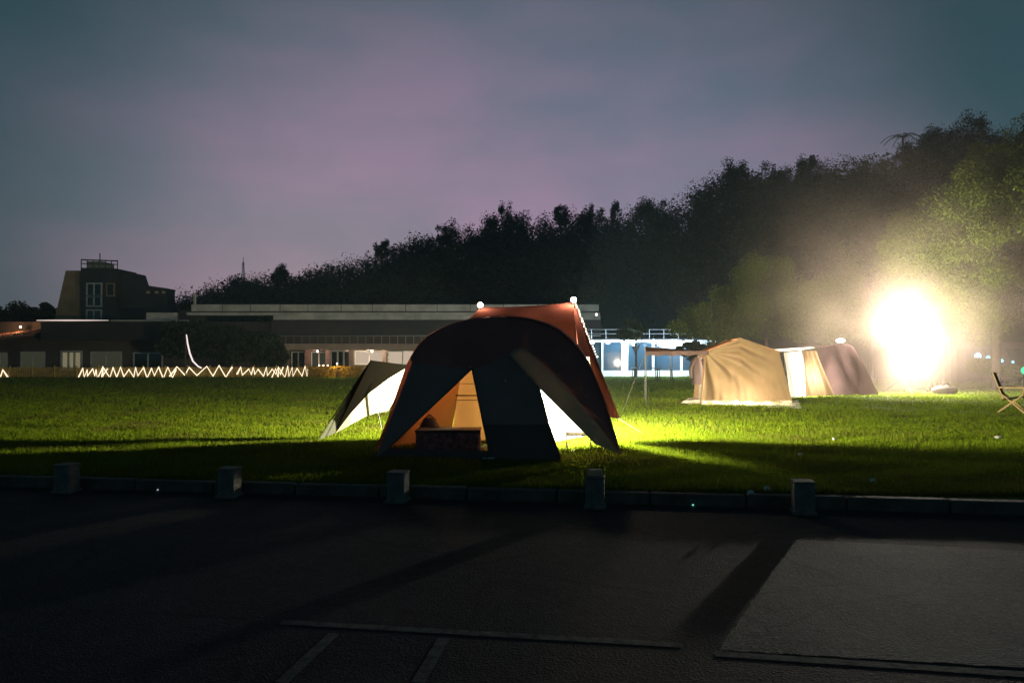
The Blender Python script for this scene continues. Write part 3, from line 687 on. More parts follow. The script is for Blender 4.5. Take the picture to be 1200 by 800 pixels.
# smooth the arch
def resample(pts, n):
    out = []; m = len(pts)-1
    for k in range(n+1):
        s = k/n*m; i = min(int(s), m-1); f = s-i
        p0, p1, p2, p3 = pts[max(i-1, 0)], pts[i], pts[i+1], pts[min(i+2, m)]
        out.append(0.5*((2*p1) + (-p0+p2)*f + (2*p0-5*p1+4*p2-p3)*f*f + (-p0+3*p1-3*p2+p3)*f**3))
    return out
arch = resample(arch0, 48)
def fly(u, v):
    q = arch[round(u*48)]; Y = Y0 + 1.74*v
    kx = 1 + 0.10*math.sin(math.pi*v*0.95) - 0.02*v; kz = 1 + 0.045*math.sin(math.pi*min(1, v*1.05)) - 0.03*v
    lift = 0.75*math.sin(math.pi*min(0.75, v*1.1))**0.7 if v > 0 else 0.0   # the right skirt is raised and lets the lamp light out
    if u > 0.75:
        um = 0.75
        while um < 1 and arch[min(48, int(um*48)+1)].z > lift: um += 1/48
        uu = (0.75 + (u-0.75)/0.25*(um-0.75))*48; i = min(int(uu), 47); q = arch[i].lerp(arch[i+1], uu-i)
    kx = 1 + ((0.10 if q.x > CX else 0.03)*math.sin(math.pi*v*0.95)*min(1, max(0, q.z)/1.6)**2 - 0.05*v)
    x = CX + (q.x-CX)*kx; z = max(q.z, 0)*kz
    z += -0.03*abs(math.sin(v*math.pi*2))*(z/2)*0.6
    return (x, Y, z)
MB().grid(fly, 48, 20).build('fly', flym, DT, smooth=True)
def fp(px, py, off=0.0):
    """point of the leaning front wall seen at this place of the photograph"""
    u, dy, dz = ray(px, py); t = (10.42+off+.42*CAM_Z)/(dy-.42*dz); t = min(t, (Y0-.01+off)/dy)
    return Vector((u*t, dy*t, CAM_Z+dz*t))
A = [(481, 418), (490, 405), (500, 394), (516, 385), (535, 378), (557, 373), (580, 371), (594, 371.3)]
B = [(594, 371.3), (610, 372.5), (625, 375), (642, 380.5), (657, 388), (670, 400), (682, 414), (692, 431), (700, 449), (707, 467), (713, 486), (720, 508), (727, 532)]
def panel(name, pts, m, off=0.0):
    return MB().quad(*[fp(*q, off) for q in pts]).build(name, m, DT, tri=True)
panel('fly_front', [(483, 425)] + A + [(600, 415), (577, 424), (553, 433)], flym)
panel('front_panel', [(440, 536), (483, 425), (553, 433), (504, 479), (455, 525)], frontm)
panel('front_panel', [(553, 433), (577, 424), (600, 415), (632, 455), (643, 497), (567, 497)], frontm)
panel('mud_skirt', [(567, 497), (643, 497), (658, 541), (574, 541)], skirtm)
panel('mud_skirt', [(440, 536), (455, 525), (572, 528), (574, 541), (438, 540)], skirtm)
panel('side_wing', [(600, 415)] + B + [(690, 484), (652, 442), (616, 411.5)], flym)
panel('door_flap', [(596, 415), (603, 409), (616, 408), (652, 441), (690, 484), (727, 532), (697, 520), (632, 455)], greyflap, -0.03)
mb = MB(); mb.tube([fp(553, 432, -.015), fp(504, 478.5, -.015), fp(455, 525, -.015)], .012, 5); mb.tube([fp(553, 432, -.015), fp(567, 500, -.015), fp(573, 528, -.015)], .012, 5)
mb.build('door_zip', skirtm, DT)
MB().tube([fp(*q, -.01) for q in ((658, 541), (643, 497), (632, 455), (600, 415))], .014, 5).build('edge_binding', skirtm, DT)
MB().tube([fp(*q, -.02) for q in B], .016, 5).build('arch_binding', flym, DT)
o_ = [fp(592, 414, -.02), fp(592.3, 446, -.03)]
MB().tube(o_, .004, 4).build('pull_cord', ropem, DT); MB().ball(o_[1], .016, 8, 5).build('cord_toggle', pm('toggle_plastic', (.7, .7, .7), None, 5, .4, 0), DT)
MB().ball(fp(551, 430.5, -.03), .015, 8, 5).build('zip_toggle', pm('toggle_amber', (.6, .4, .3), None, 5, .4, 0), DT)
# inner tent: orange back wall and side, white wall on the right
def iw(px, py, Y): return at(px, py, Y)
def sheet(name, c00, c10, c01, c11, m, parent, nu=16, nv=12, fold=0.02, k=5, sag=0.0):
    c00, c10, c01, c11 = map(Vector, (c00, c10, c01, c11)); nrm = (c10-c00).cross(c01-c00).normalized()
    def fn(u, v):
        q = c00.lerp(c10, u).lerp(c01.lerp(c11, u), v)
        return q + nrm*(fold*math.sin(k*math.pi*u+2*v)*math.sin(math.pi*v*.9+.2)) - Vector((0, 0, sag*4*u*(1-u)*v))
    return MB().grid(fn, nu, nv).build(name, m, parent, smooth=True)
sheet('back_wall', (-1.05, 12.75, .02), (0.10, 12.75, .02), (-.80, 12.7, 1.65), (.05, 12.7, 1.75), orangem, DT, fold=.012, k=3)
sheet('side_wall', (-1.95, 11.7, .02), (-1.06, 12.7, .02), (-1.40, 11.7, 1.35), (-.82, 12.68, 1.62), orange2, DT, fold=.015, k=2)
sheet('light_blocker', (.11, 12.74, .02), (.13, 11.3, .02), (.06, 12.7, 1.74), (.08, 11.3, 1.72), orangem, DT, 8, 8, .01, 3)  # unseen sheet added to stop lantern light leaking out through the doorway
sheet('white_wall', (.12, 11.6, .03), (1.50, 12.2, .22), (.10, 12.6, 1.75), (1.30, 12.5, 1.45), whitem, DT, fold=.03, k=4)
for z in (.72, .80, 1.0): MB().tube([at(505-z*2, 415+(1.5-z)/12.6*FPX, 12.66), at(572, 415+(1.5-z)/12.6*FPX, 12.66)], .006 if z != .8 else .012, 5).build('seam_tape', pm('seam', (.16, .08, .03), None, 5, .9, 0), DT)
MB().span(-1.7, .55, 10.75, 13.0, .004, .02).build('groundsheet', blackm, DT)
for s, (a, b_) in ((1, (727, 532)), (-1, (437, 533))):
    q = gnd(a, b_); MB().tube([q+Vector((.05*s, -.03, .04)), q+Vector((-.02*s, .0, -.08))], .01, 5).build('peg', polem, DT)
# ---- gear in the porch
q = fp(525, 524); Y = 11.0
t = empty('storage_bag', (at(522, 520, Y).x, Y+.25, 0), 'dark printed storage bag standing in the tent doorway', 'bag')
a, b_ = at(487, 506, Y).x, at(562, 506, Y).x; zt = at(525, 504.5, Y).z
MB().span(a, b_, Y, Y+.42, .02, zt).build('body', bagm, t, bevel=.025)
MB().span(a-.01, b_+.01, Y-.01, Y+.43, zt-.03, zt+.012).build('rim', blackm, t, bevel=.006)
for s in (.3, .7):
    x = a+(b_-a)*s; MB().tube([(x-.08, Y-.012, zt-.05), (x-.06, Y-.03, zt-.17), (x+.06, Y-.03, zt-.17), (x+.08, Y-.012, zt-.05)], .008, 5).build('handle', blackm, t)
q = at(500, 506, 11.2); t = empty('duffel_bag', (q.x, 11.55, 0), 'small crumpled dark bag behind the storage bag in the tent', 'bag')
MB().ball((q.x, 11.6, .27), .2, 14, 9, (.85, .8, 1.25)).build('body', blackm, t, smooth=True); MB().tube([(q.x-.1, 11.6, .47), (q.x, 11.6, .56), (q.x+.1, 11.6, .47)], .012, 5).build('handle', blackm, t)
q = gnd(573, 534); q = at(573, 524.5, 10.55)
t = empty('sandal', (q.x, 10.5, 0), 'pale slipper lying at the foot of the dark tent front', 'slipper')
MB().box((q.x, 10.40, .045), (.17, .07, .02)).build('sole', pm('slipper_foam', (.5, .5, .5), None, 8, .8, .1), t, bevel=.008); MB().tube([(q.x-.02, 10.365, .055), (q.x-.02, 10.40, .095), (q.x-.02, 10.435, .055)], .012, 5).build('strap', blackm, t)
# camp chair seen under the right flap
q = Vector((1.06, 11.75, 0)); t = empty('folding_chair', q, 'small folding chair under the white lit side of the dome tent', 'chair')
MB().box(q+Vector((0, 0, .24)), (.42, .36, .02)).build('seat', blackm, t)
for s in (-1, 1):
    MB().tube([q+Vector((.19*s, -.16, 0)), q+Vector((.19*s, .16, .27))], .01, 5).build('leg', blackm, t); MB().tube([q+Vector((.19*s, .16, 0)), q+Vector((.19*s, -.16, .27))], .01, 5).build('leg', blackm, t)

# ================================================================ tarp behind the dome
TP = empty('tarp_awning', (.3, 14.6, 0), 'red brown tarp on two lamp topped poles behind the dome tent', 'awning')
Lp = at(563, 361, 15.2); Rp = at(672, 355, 14.8)
FL = Vector((-1.15, 12.82, 1.70)); FR = Vector((1.10, 12.82, 1.62))
Cr = at(725, 490, 13.0)
D_ = Vector((1.28, 12.92, .45))
Bk = Vector((0, 2.2, -1.0))
def tri_sheet(name, a, b_, c, d, m, sag=.06, n=14, fold=.0, kf=4):
    a, b_, c, d = map(Vector, (a, b_, c, d)); nrm = (b_-a).cross(c-a).normalized()
    def fn(u, v):
        q = a.lerp(b_, u).lerp(c.lerp(d, u), v)
        return q - Vector((0, 0, sag*4*u*(1-u)*(.3+.7*v)*(1-v*.6))) + nrm*fold*math.sin(kf*math.pi*u)*math.sin(math.pi*min(1, v*1.2+.05))
    return MB().grid(fn, n, n).build(name, m, TP, smooth=True)
tri_sheet('front_panel', Lp, Rp, FL, FR, tarpm, .10, fold=.035)
tri_sheet('side_panel', Rp, Rp+Vector((.06, .05, -.05)), D_, Cr, tarpm, .0, fold=.05, kf=3)
tri_sheet('gusset_panel', Rp, Rp-Vector((.02, .02, .02)), FR, D_, tarpm, .02, fold=.04, kf=3)
tri_sheet('rear_panel', Lp, Rp, Lp+Bk, Rp+Bk, tarpm, .1)
Aw = at(435, 422, 13.55); Bw = at(481, 428, 12.75); Cw = gnd(374, 518)
tri_sheet('left_panel', Lp, Lp-Vector((.02, 0, .02)), Vector((-1.75, 13.5, 1.25)), FL, tarpm, .05)
wp = lambda a, b_, Y: at(a, b_, Y)
MB().quad(Aw, Bw, wp(456, 443, 12.95), wp(432, 461, 13.1), wp(411, 484, 13.12), wp(393, 507, 13.1), Cw+Vector((0, 0, .03))).build('wing_outer', olive, TP, tri=True)
MB().quad(Bw+Vector((0, .01, 0)), wp(468, 458, 12.8), wp(455, 481, 12.9), wp(440, 484, 13.0), wp(428, 488, 13.05), wp(410, 498, 13.1), wp(393, 507.5, 13.12), wp(411, 484, 13.14), wp(432, 461, 13.12), wp(456, 443, 12.97)).build('wing_inner', whitem, TP, tri=True)
for nm, q in (('pole', Lp), ('pole', Rp)):
    MB().tube([(q.x, q.y+.02, 0), (q.x, q.y+.02, q.z+.05)], .018, 8).build('pole', polem, TP)
MB().tube([at(436, 449, 13.2), at(447, 503, 13.0)], .012, 6).build('pole', darkpole, TP)
MB().tube([at(460, 447, 13.0), at(452, 483, 13.0)], .006, 5).build('guy_line', ropem, TP)
MB().tube([Cw+Vector((0, 0, .03)), gnd(343, 538)], .007, 5).build('guy_line', ropem, TP)
MB().tube([Cr, Cr+Vector((.35, -.35, -.22))], .006, 5).build('guy_line', ropem, TP)
MB().tube([Aw, Cw+Vector((-.02, 0, .05))], .012, 5).build('hem', olive, TP)
MB().tube([Rp.lerp(Cr, k/8)+Vector((.01, -.01, .0)) for k in range(9)], .012, 5).build('hem', tarpm, TP)
MB().tube([Lp.lerp(Rp, k/8)-Vector((0, 0, .10*.3*4*(k/8)*(1-k/8)-.006)) for k in range(9)], .012, 5).build('hem', tarpm, TP)
for q, lb in ((Lp, 'warm glaring lamp on the left tarp pole above the dome'), (Rp, 'brightest warm lamp on the right tarp pole at the peak')):
    q = q + Vector((0, -.06, .06)); t = empty('pole_lamp', q, lb, 'lamp', 'lamps on the tarp poles')
    MB().ball(q, .055, 14, 10).build('globe', polebulb, t); MB().lathe(q+Vector((0, 0, -.13)), [(.03, 0), (.035, .07)], 8).build('socket', darkpole, t)
    plight('pole_lamp_light', q+Vector((0, -.08, .06)), 40 if q.x < 0 else 130, (1, .74, .44), t, .07)
st = empty('string_lights', Rp, 'string of small bulbs down the right edge of the red tarp', 'light string')
sp = [Rp.lerp(Cr, .5*k/22)+Vector((.035, -.04, .02)) for k in range(23)]
MB().tube(sp, .005, 4).build('cord', darkpole, st)
for q in sp[1:]: MB().ball(q+Vector((random.uniform(-.01, .01), 0, -.015)), random.uniform(.011, .02), 6, 4).build('bulb', bulbm, st)
# lantern hanging under the tarp
LQ = Vector((.72, 13.62, .64)); t = empty('table_lantern', LQ-Vector((0, 0, .12)), 'bright lantern on a low table under the tarp behind the dome tent', 'lantern')
MB().lathe(LQ-Vector((0, 0, .1)), [(.03, 0), (.05, .02), (.05, .16), (.03, .18)], 10).build('globe', lanternm, t); MB().lathe(LQ+Vector((0, 0, .082)), [(.055, 0), (.05, .03), (.02, .05)], 10).build('cap', darkpole, t)
MB().lathe(LQ-Vector((0, 0, .122)), [(.055, 0), (.05, .02)], 10).build('base', darkpole, t)
plight('lantern_light', LQ+Vector((0, 0, .2)), 11500, (1, .90, .56), t, .10)
tq = Vector((.72, 13.62, 0)); t = empty('camp_table', tq, 'low table under the tarp carrying the bright lantern', 'table')
MB().box(tq+Vector((0, 0, .502)), (.3, .26, .025)).build('table_top', woodm, t)
for sx in (-1, 1):
    for sy in (-1, 1): MB().tube([tq+Vector((sx*.12, sy*.10, 0)), tq+Vector((sx*.10, sy*.08, .49))], .011, 5).build('leg', blackm, t)
# ================================================================ tan tent
TT = empty('ridge_tent', (*at(870, 475, 22.8).xy, 0), 'tan canvas ridge tent with draped end wall glowing from inside', 'tent')
GY = 21.7
g = lambda a, b_, Y=GY: at(a, b_, Y)
bl, tl, pk_, tr_, br = g(822, 473), g(828, 412), g(867, 395.5), g(913, 412), g(928, 475)
def gable(u, v):
    top = tl.lerp(pk_, u/.42) if u < .42 else pk_.lerp(tr_, (u-.42)/.58)
    bot = bl.lerp(br, u); bot.z = .15; q = bot.lerp(top, v)
    a = math.atan2((1-v)*1.6, u*1.6+.02); r = math.hypot((1-v)*1.6, u*2.4)
    f = .10*math.sin(a*17+.6*r)*math.exp(-((r-1.1)/.9)**2) + .025*math.sin(u*38)*(1-v)*max(0, .5-u)*2 + .015*math.sin(u*70+v*5)*(1-v)**2
    return q + Vector((0, -f-.10*math.sin(math.pi*v)*math.sin(math.pi*u), 0))
MB().grid(gable, 70, 34).build('end_wall', canvas, TT, smooth=True)
dB = Vector((.5, 3.0, 0))
MB().grid(lambda u, v: pk_.lerp(tr_+Vector((.08, 0, -.02)), u) + Vector((0, -.06, 0)) + dB*v - Vector((0, 0, .05*math.sin(math.pi*v)*(.3+u))), 8, 10).build('roof', canvasroof, TT, smooth=True)
ae = g(757, 411.5)
def roofl(u, v):
    q = pk_.lerp(tl+Vector((0, 0, .03)), u/.36) if u < .36 else (tl+Vector((0, 0, .03))).lerp(ae, (u-.36)/.64)
    return q + Vector((0, -.06, .16*v*max(0, (u-.36)/.64))) + dB*v*.9 - Vector((0, 0, .05*math.sin(math.pi*v)))
MB().grid(roofl, 20, 8).build('awning_roof', canvasroof, TT, smooth=True)
MB().grid(lambda u, v: (Vector((br.x, br.y, .06)) + dB*u).lerp(tr_ + dB*u, v) + Vector((.03*math.sin(u*14), 0, 0)), 12, 6).build('side_wall', canvas, TT, smooth=True)
MB().grid(lambda u, v: (Vector((bl.x, bl.y, .05)) + dB).lerp(Vector((br.x, br.y, .05)) + dB, u).lerp((tl+dB).lerp(tr_+dB, u), v), 8, 6).build('rear_wall', canvas, TT)
MB().quad(tl+dB, pk_+dB, tr_+dB).build('rear_gable', canvas, TT)
MB().grid(lambda u, v: (Vector((bl.x, bl.y, .03)) + dB*u*.22).lerp(tl + dB*u*.22, v) + Vector((.03*math.sin(u*9), 0, 0)), 6, 6).build('door_curtain', canvas, TT, smooth=True)
MB().grid(lambda u, v: (tl+Vector((.02, -.07, .03))).lerp(ae+Vector((0, -.07, 0)), u) - Vector((0, .01*math.sin(u*40), .13*v+.015*math.sin(u*25)*v)), 30, 2).build('valance', mauve, TT, smooth=True)
for u in (0.0, 1.0):
    q = ae + dB*.9*u + Vector((0, 0, .15*u)); MB().tube([(q.x, q.y, 0), q], .014, 6).build('awning_pole', darkpole, TT)
MB().tube([ae, gnd(730, 481)], .006, 4).build('guy_line', ropem, TT)
MB().tube([(pk_.x+.5, GY+2.9, .0), (pk_.x+.5, GY+2.9, pk_.z-.02)], .018, 6).build('ridge_pole', darkpole, TT)
gs = [gnd(797, 474), gnd(940, 480), gnd(935, 470), gnd(806, 467)]
def gsf(u, v):
    a = gs[0].lerp(gs[1], u); b_ = gs[3].lerp(gs[2], u); q = a.lerp(b_, v); return (q.x, q.y+(.10*math.sin(u*23)+.08*math.sin(u*51))*(1-v), .030+.010*math.sin(u*40+v*5))
MB().grid(gsf, 60, 8).build('groundsheet', fabric('groundsheet_white', (.72, .70, .64), .0, wr=6), TT, smooth=True)
for nm, q, pw, lb, cl_ in (('a', Vector((pk_.x+.1, GY+.70, .30)), 650, 'low lantern standing on the floor of the tan tent', (1, .84, .62)), ('b', Vector((pk_.x-.1, GY+1.6, 1.25)), 190, 'lantern hanging from the ridge of the tan tent', (1, .80, .56))):
    t = empty('tent_lantern', q, lb, 'lantern', 'lanterns inside the tan tent')
    MB().lathe(q-Vector((0, 0, .08)), [(.03, 0), (.045, .02), (.045, .13), (.02, .16)], 10).build('globe', lanternm, t); MB().lathe(q-Vector((0, 0, .105 if nm == 'b' else .265)), [(.06, 0), (.05, .022)] if nm == 'b' else [(.07, 0), (.05, .18)], 10).build('base', darkpole, t)
    plight('tent_lantern_light', q+Vector((0, -.1, -.13 if nm == 'a' else 0)), pw, cl_, t, .05)
q = gnd(826, 470); t = empty('water_can', q+Vector((.02, .1, 0)), 'white lit box standing in the open side of the tan tent', 'box')
MB().box(q+Vector((.02, .1, .3)), (.30, .30, .56)).build('body', pm('white_plastic', (.7, .7, .66), None, 5, .5, .05), t, bevel=.02); MB().box(q+Vector((.02, .1, .60)), (.32, .32, .03)).build('lid', whitepaint, t, bevel=.008)
# coats hanging at the open side
q = at(818, 440, 23.4); t = empty('hanging_jacket', (q.x, 23.4, 0), 'dark jacket hanging under the awning at the open side of the tan tent', 'jacket')
def jk(u, v):
    a = u*2*math.pi; z = .55 + .85*v; r = .20*(1-.35*v**3)*(1+.10*math.sin(a*5+v*3)); return (q.x + r*math.cos(a), 23.4+r*.55*math.sin(a), z)
MB().grid(jk, 18, 10).build('body', pm('dark_cloth', (.05, .035, .035), None, 6, .9, .3), t, smooth=True)
for s in (-1, 1): MB().tube([(q.x+.12*s, 23.4, 1.33), (q.x+.24*s, 23.38, 1.05), (q.x+.23*s, 23.36, .75)], [.07, .06, .05], 8).build('sleeve', MATS['dark_cloth'], t, smooth=True)
MB().tube([(q.x-.16, 23.4, 1.38), (q.x, 23.4, 1.46), (q.x+.16, 23.4, 1.38)], .012, 5).build('hanger', darkpole, t)

# second tent: white doorway, tan wall
T2 = empty('cabin_tent', (*at(940, 465, 25.5).xy, 0), 'small tent with a bright white doorway right of the tan tent', 'tent')
h = lambda a, b_, Y=25.4: at(a, b_, Y)
sheet('door_wall', (*h(926, 468).xy, .03), (*h(944, 464, 25.9).xy, .03), h(918, 413), h(940, 411, 25.9), whitem, T2, 10, 10, .03, 4)
sheet('end_wall', (*h(944, 464, 25.9).xy, .03), (*h(978, 458, 26.6).xy, .03), h(940, 411, 25.9), h(957, 411, 26.6), canvas, T2, 20, 14, .06, 7)
MB().grid(lambda u, v: h(912, 413, 25.3).lerp(h(958, 410, 25.9), u) + Vector((u*.1, v*1.8, .03+.07*math.sin(math.pi*v*.9))), 8, 8).build('roof', whitem, T2, smooth=True)
MB().tube([(*h(918, 413).xy, 0), h(918, 412)], .015, 6).build('pole', darkpole, T2); MB().tube([(*h(940, 413, 25.9).xy, 0), h(940, 411, 25.9)], .015, 6).build('pole', darkpole, T2)
q = h(938, 440, 26.9); t = empty('tent_lantern', q, 'lantern glowing inside the white doorway of the small tent', 'lantern')
MB().ball(q, .06, 10, 6).build('globe', lanternm, t); MB().tube([q+Vector((0, 0, .05)), (q.x, q.y, 1.75)], .006, 4).build('cord', darkpole, t)
plight('tent_lantern_light', q-Vector((0, .15, .05)), 1700, (1, .9, .72), t, .06)
# third, mauve tent in the glare
T3 = empty('mauve_tent', (*at(985, 463, 27).xy, 0), 'dull mauve tent standing in the glare left of the floodlight', 'tent')
k_ = [at(945, 464, 26.8), at(960, 409, 27.6), at(1000, 406, 28.2), at(1030, 461, 27.2)]
for q in (k_[0], k_[3]): q.z = .02
sheet('front_wall', k_[0], k_[3], k_[1], k_[2], mauve, T3, 20, 14, .035, 4, sag=-.10)
bk = Vector((.9, 2.4, 0))
sheet('roof', k_[1], k_[2], k_[1]+bk+Vector((0, 0, .15)), k_[2]+bk+Vector((0, 0, .15)), mauve, T3, 8, 8, .02, 3)
sheet('side_wall', k_[3], k_[3]+bk, k_[2], k_[2]+bk, mauve, T3, 8, 8, .03, 3)
sheet('rear_wall', k_[0]+bk, k_[3]+bk, k_[1]+bk, k_[2]+bk, mauve, T3, 8, 8, .03, 3)
q = at(985, 399, 27.3); t = empty('clip_lamp', q, 'small white lamp above the mauve tent left of the glare', 'lamp')
MB().ball(q, .11, 12, 6, (1.6, .8, .75)).build('globe', emis('clip_lamp_globe', (1, .95, .9), 5), t); MB().tube([q+Vector((0, .05, -.05)), (q.x, 27.3, 1.85)], .015, 5).build('stem', darkpole, t)

# ================================================================ floodlight
FQ = at(1058, 398, 29.0)
FLT = empty('floodlight', (FQ.x, FQ.y, 0), 'glaring white floodlight on a stand under the big tree', 'floodlight')
MB().tube([(FQ.x, FQ.y+.06, .35), (FQ.x, FQ.y+.06, FQ.z+.25)], .03, 8).build('mast', darkpole, FLT)
for k in range(3):
    a = k*2.094+.5; MB().tube([(FQ.x, FQ.y+.06, .55), (FQ.x+.7*math.cos(a), FQ.y+.06+.7*math.sin(a), .0)], .018, 6).build('leg', darkpole, FLT)
MB().box((FQ.x, FQ.y+.06, FQ.z+.22), (1.0, .05, .05)).build('crossbar', darkpole, FLT)
for s in (-1, 1):
    hd = MB().box((FQ.x+.28*s, FQ.y-.02, FQ.z), (.48, .12, .38), 0, -.12).build('lamp_head', darkpole, FLT, bevel=.015)
    MB().box((FQ.x+.28*s, FQ.y-.09, FQ.z-.01), (.43, .012, .33), 0, -.12).build('led_panel', ledm, hd)
FLOOD = 9500
plight('flood_light', (FQ.x, FQ.y-.25, FQ.z), FLOOD, (1, .88, .70), FLT, .25, spot=(R(84), 1.0, (FQ.x-.8, FQ.y-3.0, -1.8)))
plight('flood_spill', (FQ.x, FQ.y-.22, FQ.z+.35), 7000, (1, .90, .74), FLT, .2)
# poles, chair and bag beside the floodlight
t = empty('canopy_poles', gnd(1113, 458), 'pair of thin pale poles right of the floodlight glare', 'poles')
q = gnd(1113, 457); q2 = gnd(1106, 456)
MB().tube([q, at(1112, 395, q.y)], .03, 6).build('pole', polem, t); MB().tube([q2, at(1105.5, 395, q2.y)], .025, 6).build('pole', polem, t); MB().tube([at(1105.5, 397, q2.y), at(1112, 397, q.y)], .02, 5).build('crosspiece', polem, t)
q = gnd(1107, 462); t = empty('rucksack', q, 'dark lumpy bag on the ground at the foot of the thin poles', 'bag')
MB().ball(q+Vector((0, 0, .15)), .36, 16, 9, (1.3, .8, .55)).build('body', pm('dark_canvas_bag', (.05, .045, .04), None, 5, .9, .4), t, smooth=True); MB().tube([q+Vector((-.2, -.1, .3)), q+Vector((0, -.12, .42)), q+Vector((.2, -.1, .3))], .02, 5).build('strap', blackm, t)
def chair(q, rz, label, frame, cloth, s=1.0, name='camp_chair'):
    M = Matrix.Rotation(rz, 3, 'Z'); P3 = lambda x, y, z: q + M @ Vector((x*s, y*s, z*s)); t = empty(name, q, label, 'chair', 'camp chairs on the right lawn')
    for sx in (-1, 1):
        MB().tube([P3(.27*sx, -.30, 0), P3(.27*sx, .22, .50)], .018*s, 6).build('leg', frame, t)
        MB().tube([P3(.27*sx, .30, 0), P3(.27*sx, -.24, .46), P3(.27*sx, -.26, .62)], .018*s, 6).build('leg', frame, t)
        MB().tube([P3(.27*sx, .16, .36), P3(.27*sx, .36, .98)], .018*s, 6).build('back_post', frame, t)
        MB().box(P3(.29*sx, -.02, .63), (.07*s, .56*s, .03*s), rz).build('armrest', frame, t)
    MB().grid(lambda u, v: P3(-.26+.52*u, -.24+.42*v, .44-.10*v-.04*math.sin(math.pi*u)), 6, 5).build('seat', cloth, t, smooth=True)
    MB().grid(lambda u, v: P3(-.26+.52*u, .17+.19*v+.05*math.sin(math.pi*u), .38+.6*v), 6, 5).build('backrest', cloth, t, smooth=True)
    return t
chcl = pm('chair_cloth', (.05, .045, .035), None, 8, .9, .2)
chair(gnd(1084, 453), 2.4, 'dark camp chair against the glare beside the floodlight', darkpole, chcl, .95)
chair(gnd(1186, 484), .9, 'camp chair with pale wooden legs at the right edge', woodm, chcl, 1.05)
q = at(1200, 434, 18.6); t = empty('green_lamp', (q.x, q.y, 0), 'small green light at the right edge above the wooden chair', 'lamp')
MB().ball(q, .07, 10, 6, (1, 1, 1.3)).build('globe', greenled, t); MB().tube([(q.x, q.y+.02, 0), (q.x, q.y+.02, q.z-.08)], .014, 5).build('post', darkpole, t)

# ================================================================ bollards, lens ghost dots, bits on the ground
def bol_xy(px):
    u = (px-600)/FPX; y = 7.93/(1-KS*u); return u*y, y
b0 = None
bl_lab = ['dim square bollard at the left end of the kerb row', 'square bollard with pale top edge, second from the left', 'bollard right before the orange tent doorway beside a teal dot',
          'bollard carrying a peach coloured block on its top', 'plain grey bollard before the dark lawn, furthest right of the row']
for k, px in enumerate((80, 270, 467, 697, 940)):
    x, y = bol_xy(px)
    if b0 is None:
        b0 = empty('bollard', (x, y, RZ), bl_lab[0], 'bollard', 'square bollards along the kerb')
        MB().box((x, y, RZ+.16), (.195, .195, .32)).build('post', conc, b0, bevel=.012)
        MB().box((x, y, RZ+.325), (.205, .205, .022)).build('cap', conc, b0, bevel=.006)
        MB().box((x, y, RZ+.02), (.23, .23, .04)).build('foot', conc, b0, bevel=.008); c = b0
    else:
        c = copy_tree(b0); c.location = (x, y, RZ); c['label'] = bl_lab[k]
    c.rotation_euler = (0, 0, kang+random.uniform(-.06, .06))
x, y = bol_xy(697); t = tag(MB().box((x, y, RZ+.3685), (.15, .12, .065), .1).build('block', redbrick, bevel=.008), 'peach coloured brick lying on top of a kerb bollard', 'brick')
for (a, b_, lb) in ((478, 577, 'teal glowing dot added as a lens ghost by the bollard before the doorway'), (812, 594, 'teal glowing dot added as a lens ghost on the road below the dark lawn'), (185, 576, 'tiny glowing dot added as a lens ghost between the two left bollards')):
    q = gnd(a, b_, RZ); s = empty('lens_ghost', (q.x, q.y, RZ), lb, 'lens ghost', 'lens ghost dots by the kerb')  # small glowing dots added to stand for lens ghosts
    MB().lathe((q.x, q.y, RZ), [(.03, 0), (.026, .012), (.012, .02)], 10).build('base', polem, s); MB().ball((q.x, q.y-.004, RZ+.024), .011, 8, 5).build('lens', tealm if a != 185 else emis('ghost_white', (.8, .85, 1), .5), s)
lit = pm('paper_scrap', (.6, .58, .55), None, 8, .9, .2)
labs = ['paper scrap on the lawn straight above the right bollard', 'paper scrap farther out on the right lawn', 'curled white scrap near the wooden chair', 'tiny scrap on the grass edge left of the right bollard', 'tiny scrap on the dark lawn right of the right bollard', 'scrap lying on the kerb left of the right bollard']
for k, (a, b_) in enumerate(((938, 538), (978, 519), (1171, 517), (899, 580), (1023, 570), (880, 585))):
    q = gnd(a, b_) + Vector((0, 0, .05)); w_ = .035 if k != 2 else .07
    tag(MB().grid(lambda u, v: q+Vector((w_*(u-.5)*2, w_*(v-.5), .02*math.sin(u*3)+.03*v)), 3, 3).build('paper_scrap', lit), labs[k], 'scrap', 'scraps on the lawn')

# ================================================================ haze
hz_ = MB().span(-260, 320, -30, 215, -1.5, 52).build('haze', None); tag(hz_, kind='stuff')
hm = bpy.data.materials.new('haze_air'); hm.use_nodes = True; t = hm.node_tree; t.nodes.clear()
pv = t.nodes.new('ShaderNodeVolumePrincipled'); pv.inputs['Color'].default_value = (.52, .78, 1, 1); pv.inputs['Density'].default_value = 0.0006; pv.inputs['Anisotropy'].default_value = 0.2
oo = t.nodes.new('ShaderNodeOutputMaterial'); t.links.new(pv.outputs[0], oo.inputs['Volume']); hz_.data.materials.append(hm)

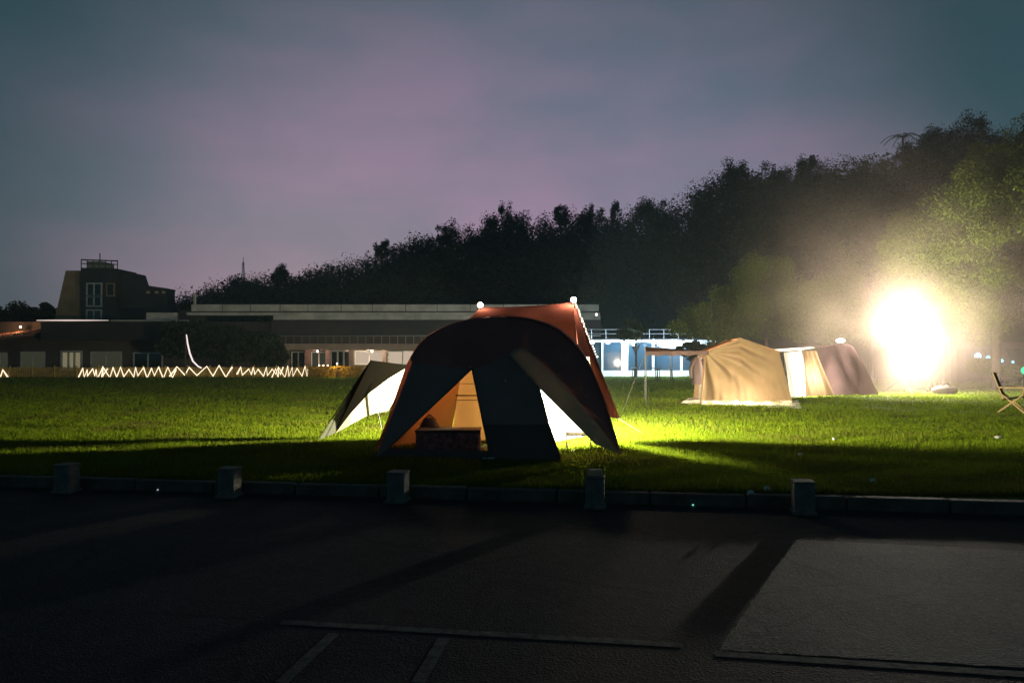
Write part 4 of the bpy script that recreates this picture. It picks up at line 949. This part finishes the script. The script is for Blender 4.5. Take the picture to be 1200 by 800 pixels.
# volume added round the floodlight to form its glare bloom
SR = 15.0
sm = MB().ball((FQ.x, FQ.y, FQ.z), SR, 28, 18).build('bloom', None)
tag(sm, 'pale glare bloom, an added volume round the floodlight under the big tree', 'bloom', kind='stuff')
hm = bpy.data.materials.new('bloom_air'); hm.use_nodes = True; t = hm.node_tree; t.nodes.clear()
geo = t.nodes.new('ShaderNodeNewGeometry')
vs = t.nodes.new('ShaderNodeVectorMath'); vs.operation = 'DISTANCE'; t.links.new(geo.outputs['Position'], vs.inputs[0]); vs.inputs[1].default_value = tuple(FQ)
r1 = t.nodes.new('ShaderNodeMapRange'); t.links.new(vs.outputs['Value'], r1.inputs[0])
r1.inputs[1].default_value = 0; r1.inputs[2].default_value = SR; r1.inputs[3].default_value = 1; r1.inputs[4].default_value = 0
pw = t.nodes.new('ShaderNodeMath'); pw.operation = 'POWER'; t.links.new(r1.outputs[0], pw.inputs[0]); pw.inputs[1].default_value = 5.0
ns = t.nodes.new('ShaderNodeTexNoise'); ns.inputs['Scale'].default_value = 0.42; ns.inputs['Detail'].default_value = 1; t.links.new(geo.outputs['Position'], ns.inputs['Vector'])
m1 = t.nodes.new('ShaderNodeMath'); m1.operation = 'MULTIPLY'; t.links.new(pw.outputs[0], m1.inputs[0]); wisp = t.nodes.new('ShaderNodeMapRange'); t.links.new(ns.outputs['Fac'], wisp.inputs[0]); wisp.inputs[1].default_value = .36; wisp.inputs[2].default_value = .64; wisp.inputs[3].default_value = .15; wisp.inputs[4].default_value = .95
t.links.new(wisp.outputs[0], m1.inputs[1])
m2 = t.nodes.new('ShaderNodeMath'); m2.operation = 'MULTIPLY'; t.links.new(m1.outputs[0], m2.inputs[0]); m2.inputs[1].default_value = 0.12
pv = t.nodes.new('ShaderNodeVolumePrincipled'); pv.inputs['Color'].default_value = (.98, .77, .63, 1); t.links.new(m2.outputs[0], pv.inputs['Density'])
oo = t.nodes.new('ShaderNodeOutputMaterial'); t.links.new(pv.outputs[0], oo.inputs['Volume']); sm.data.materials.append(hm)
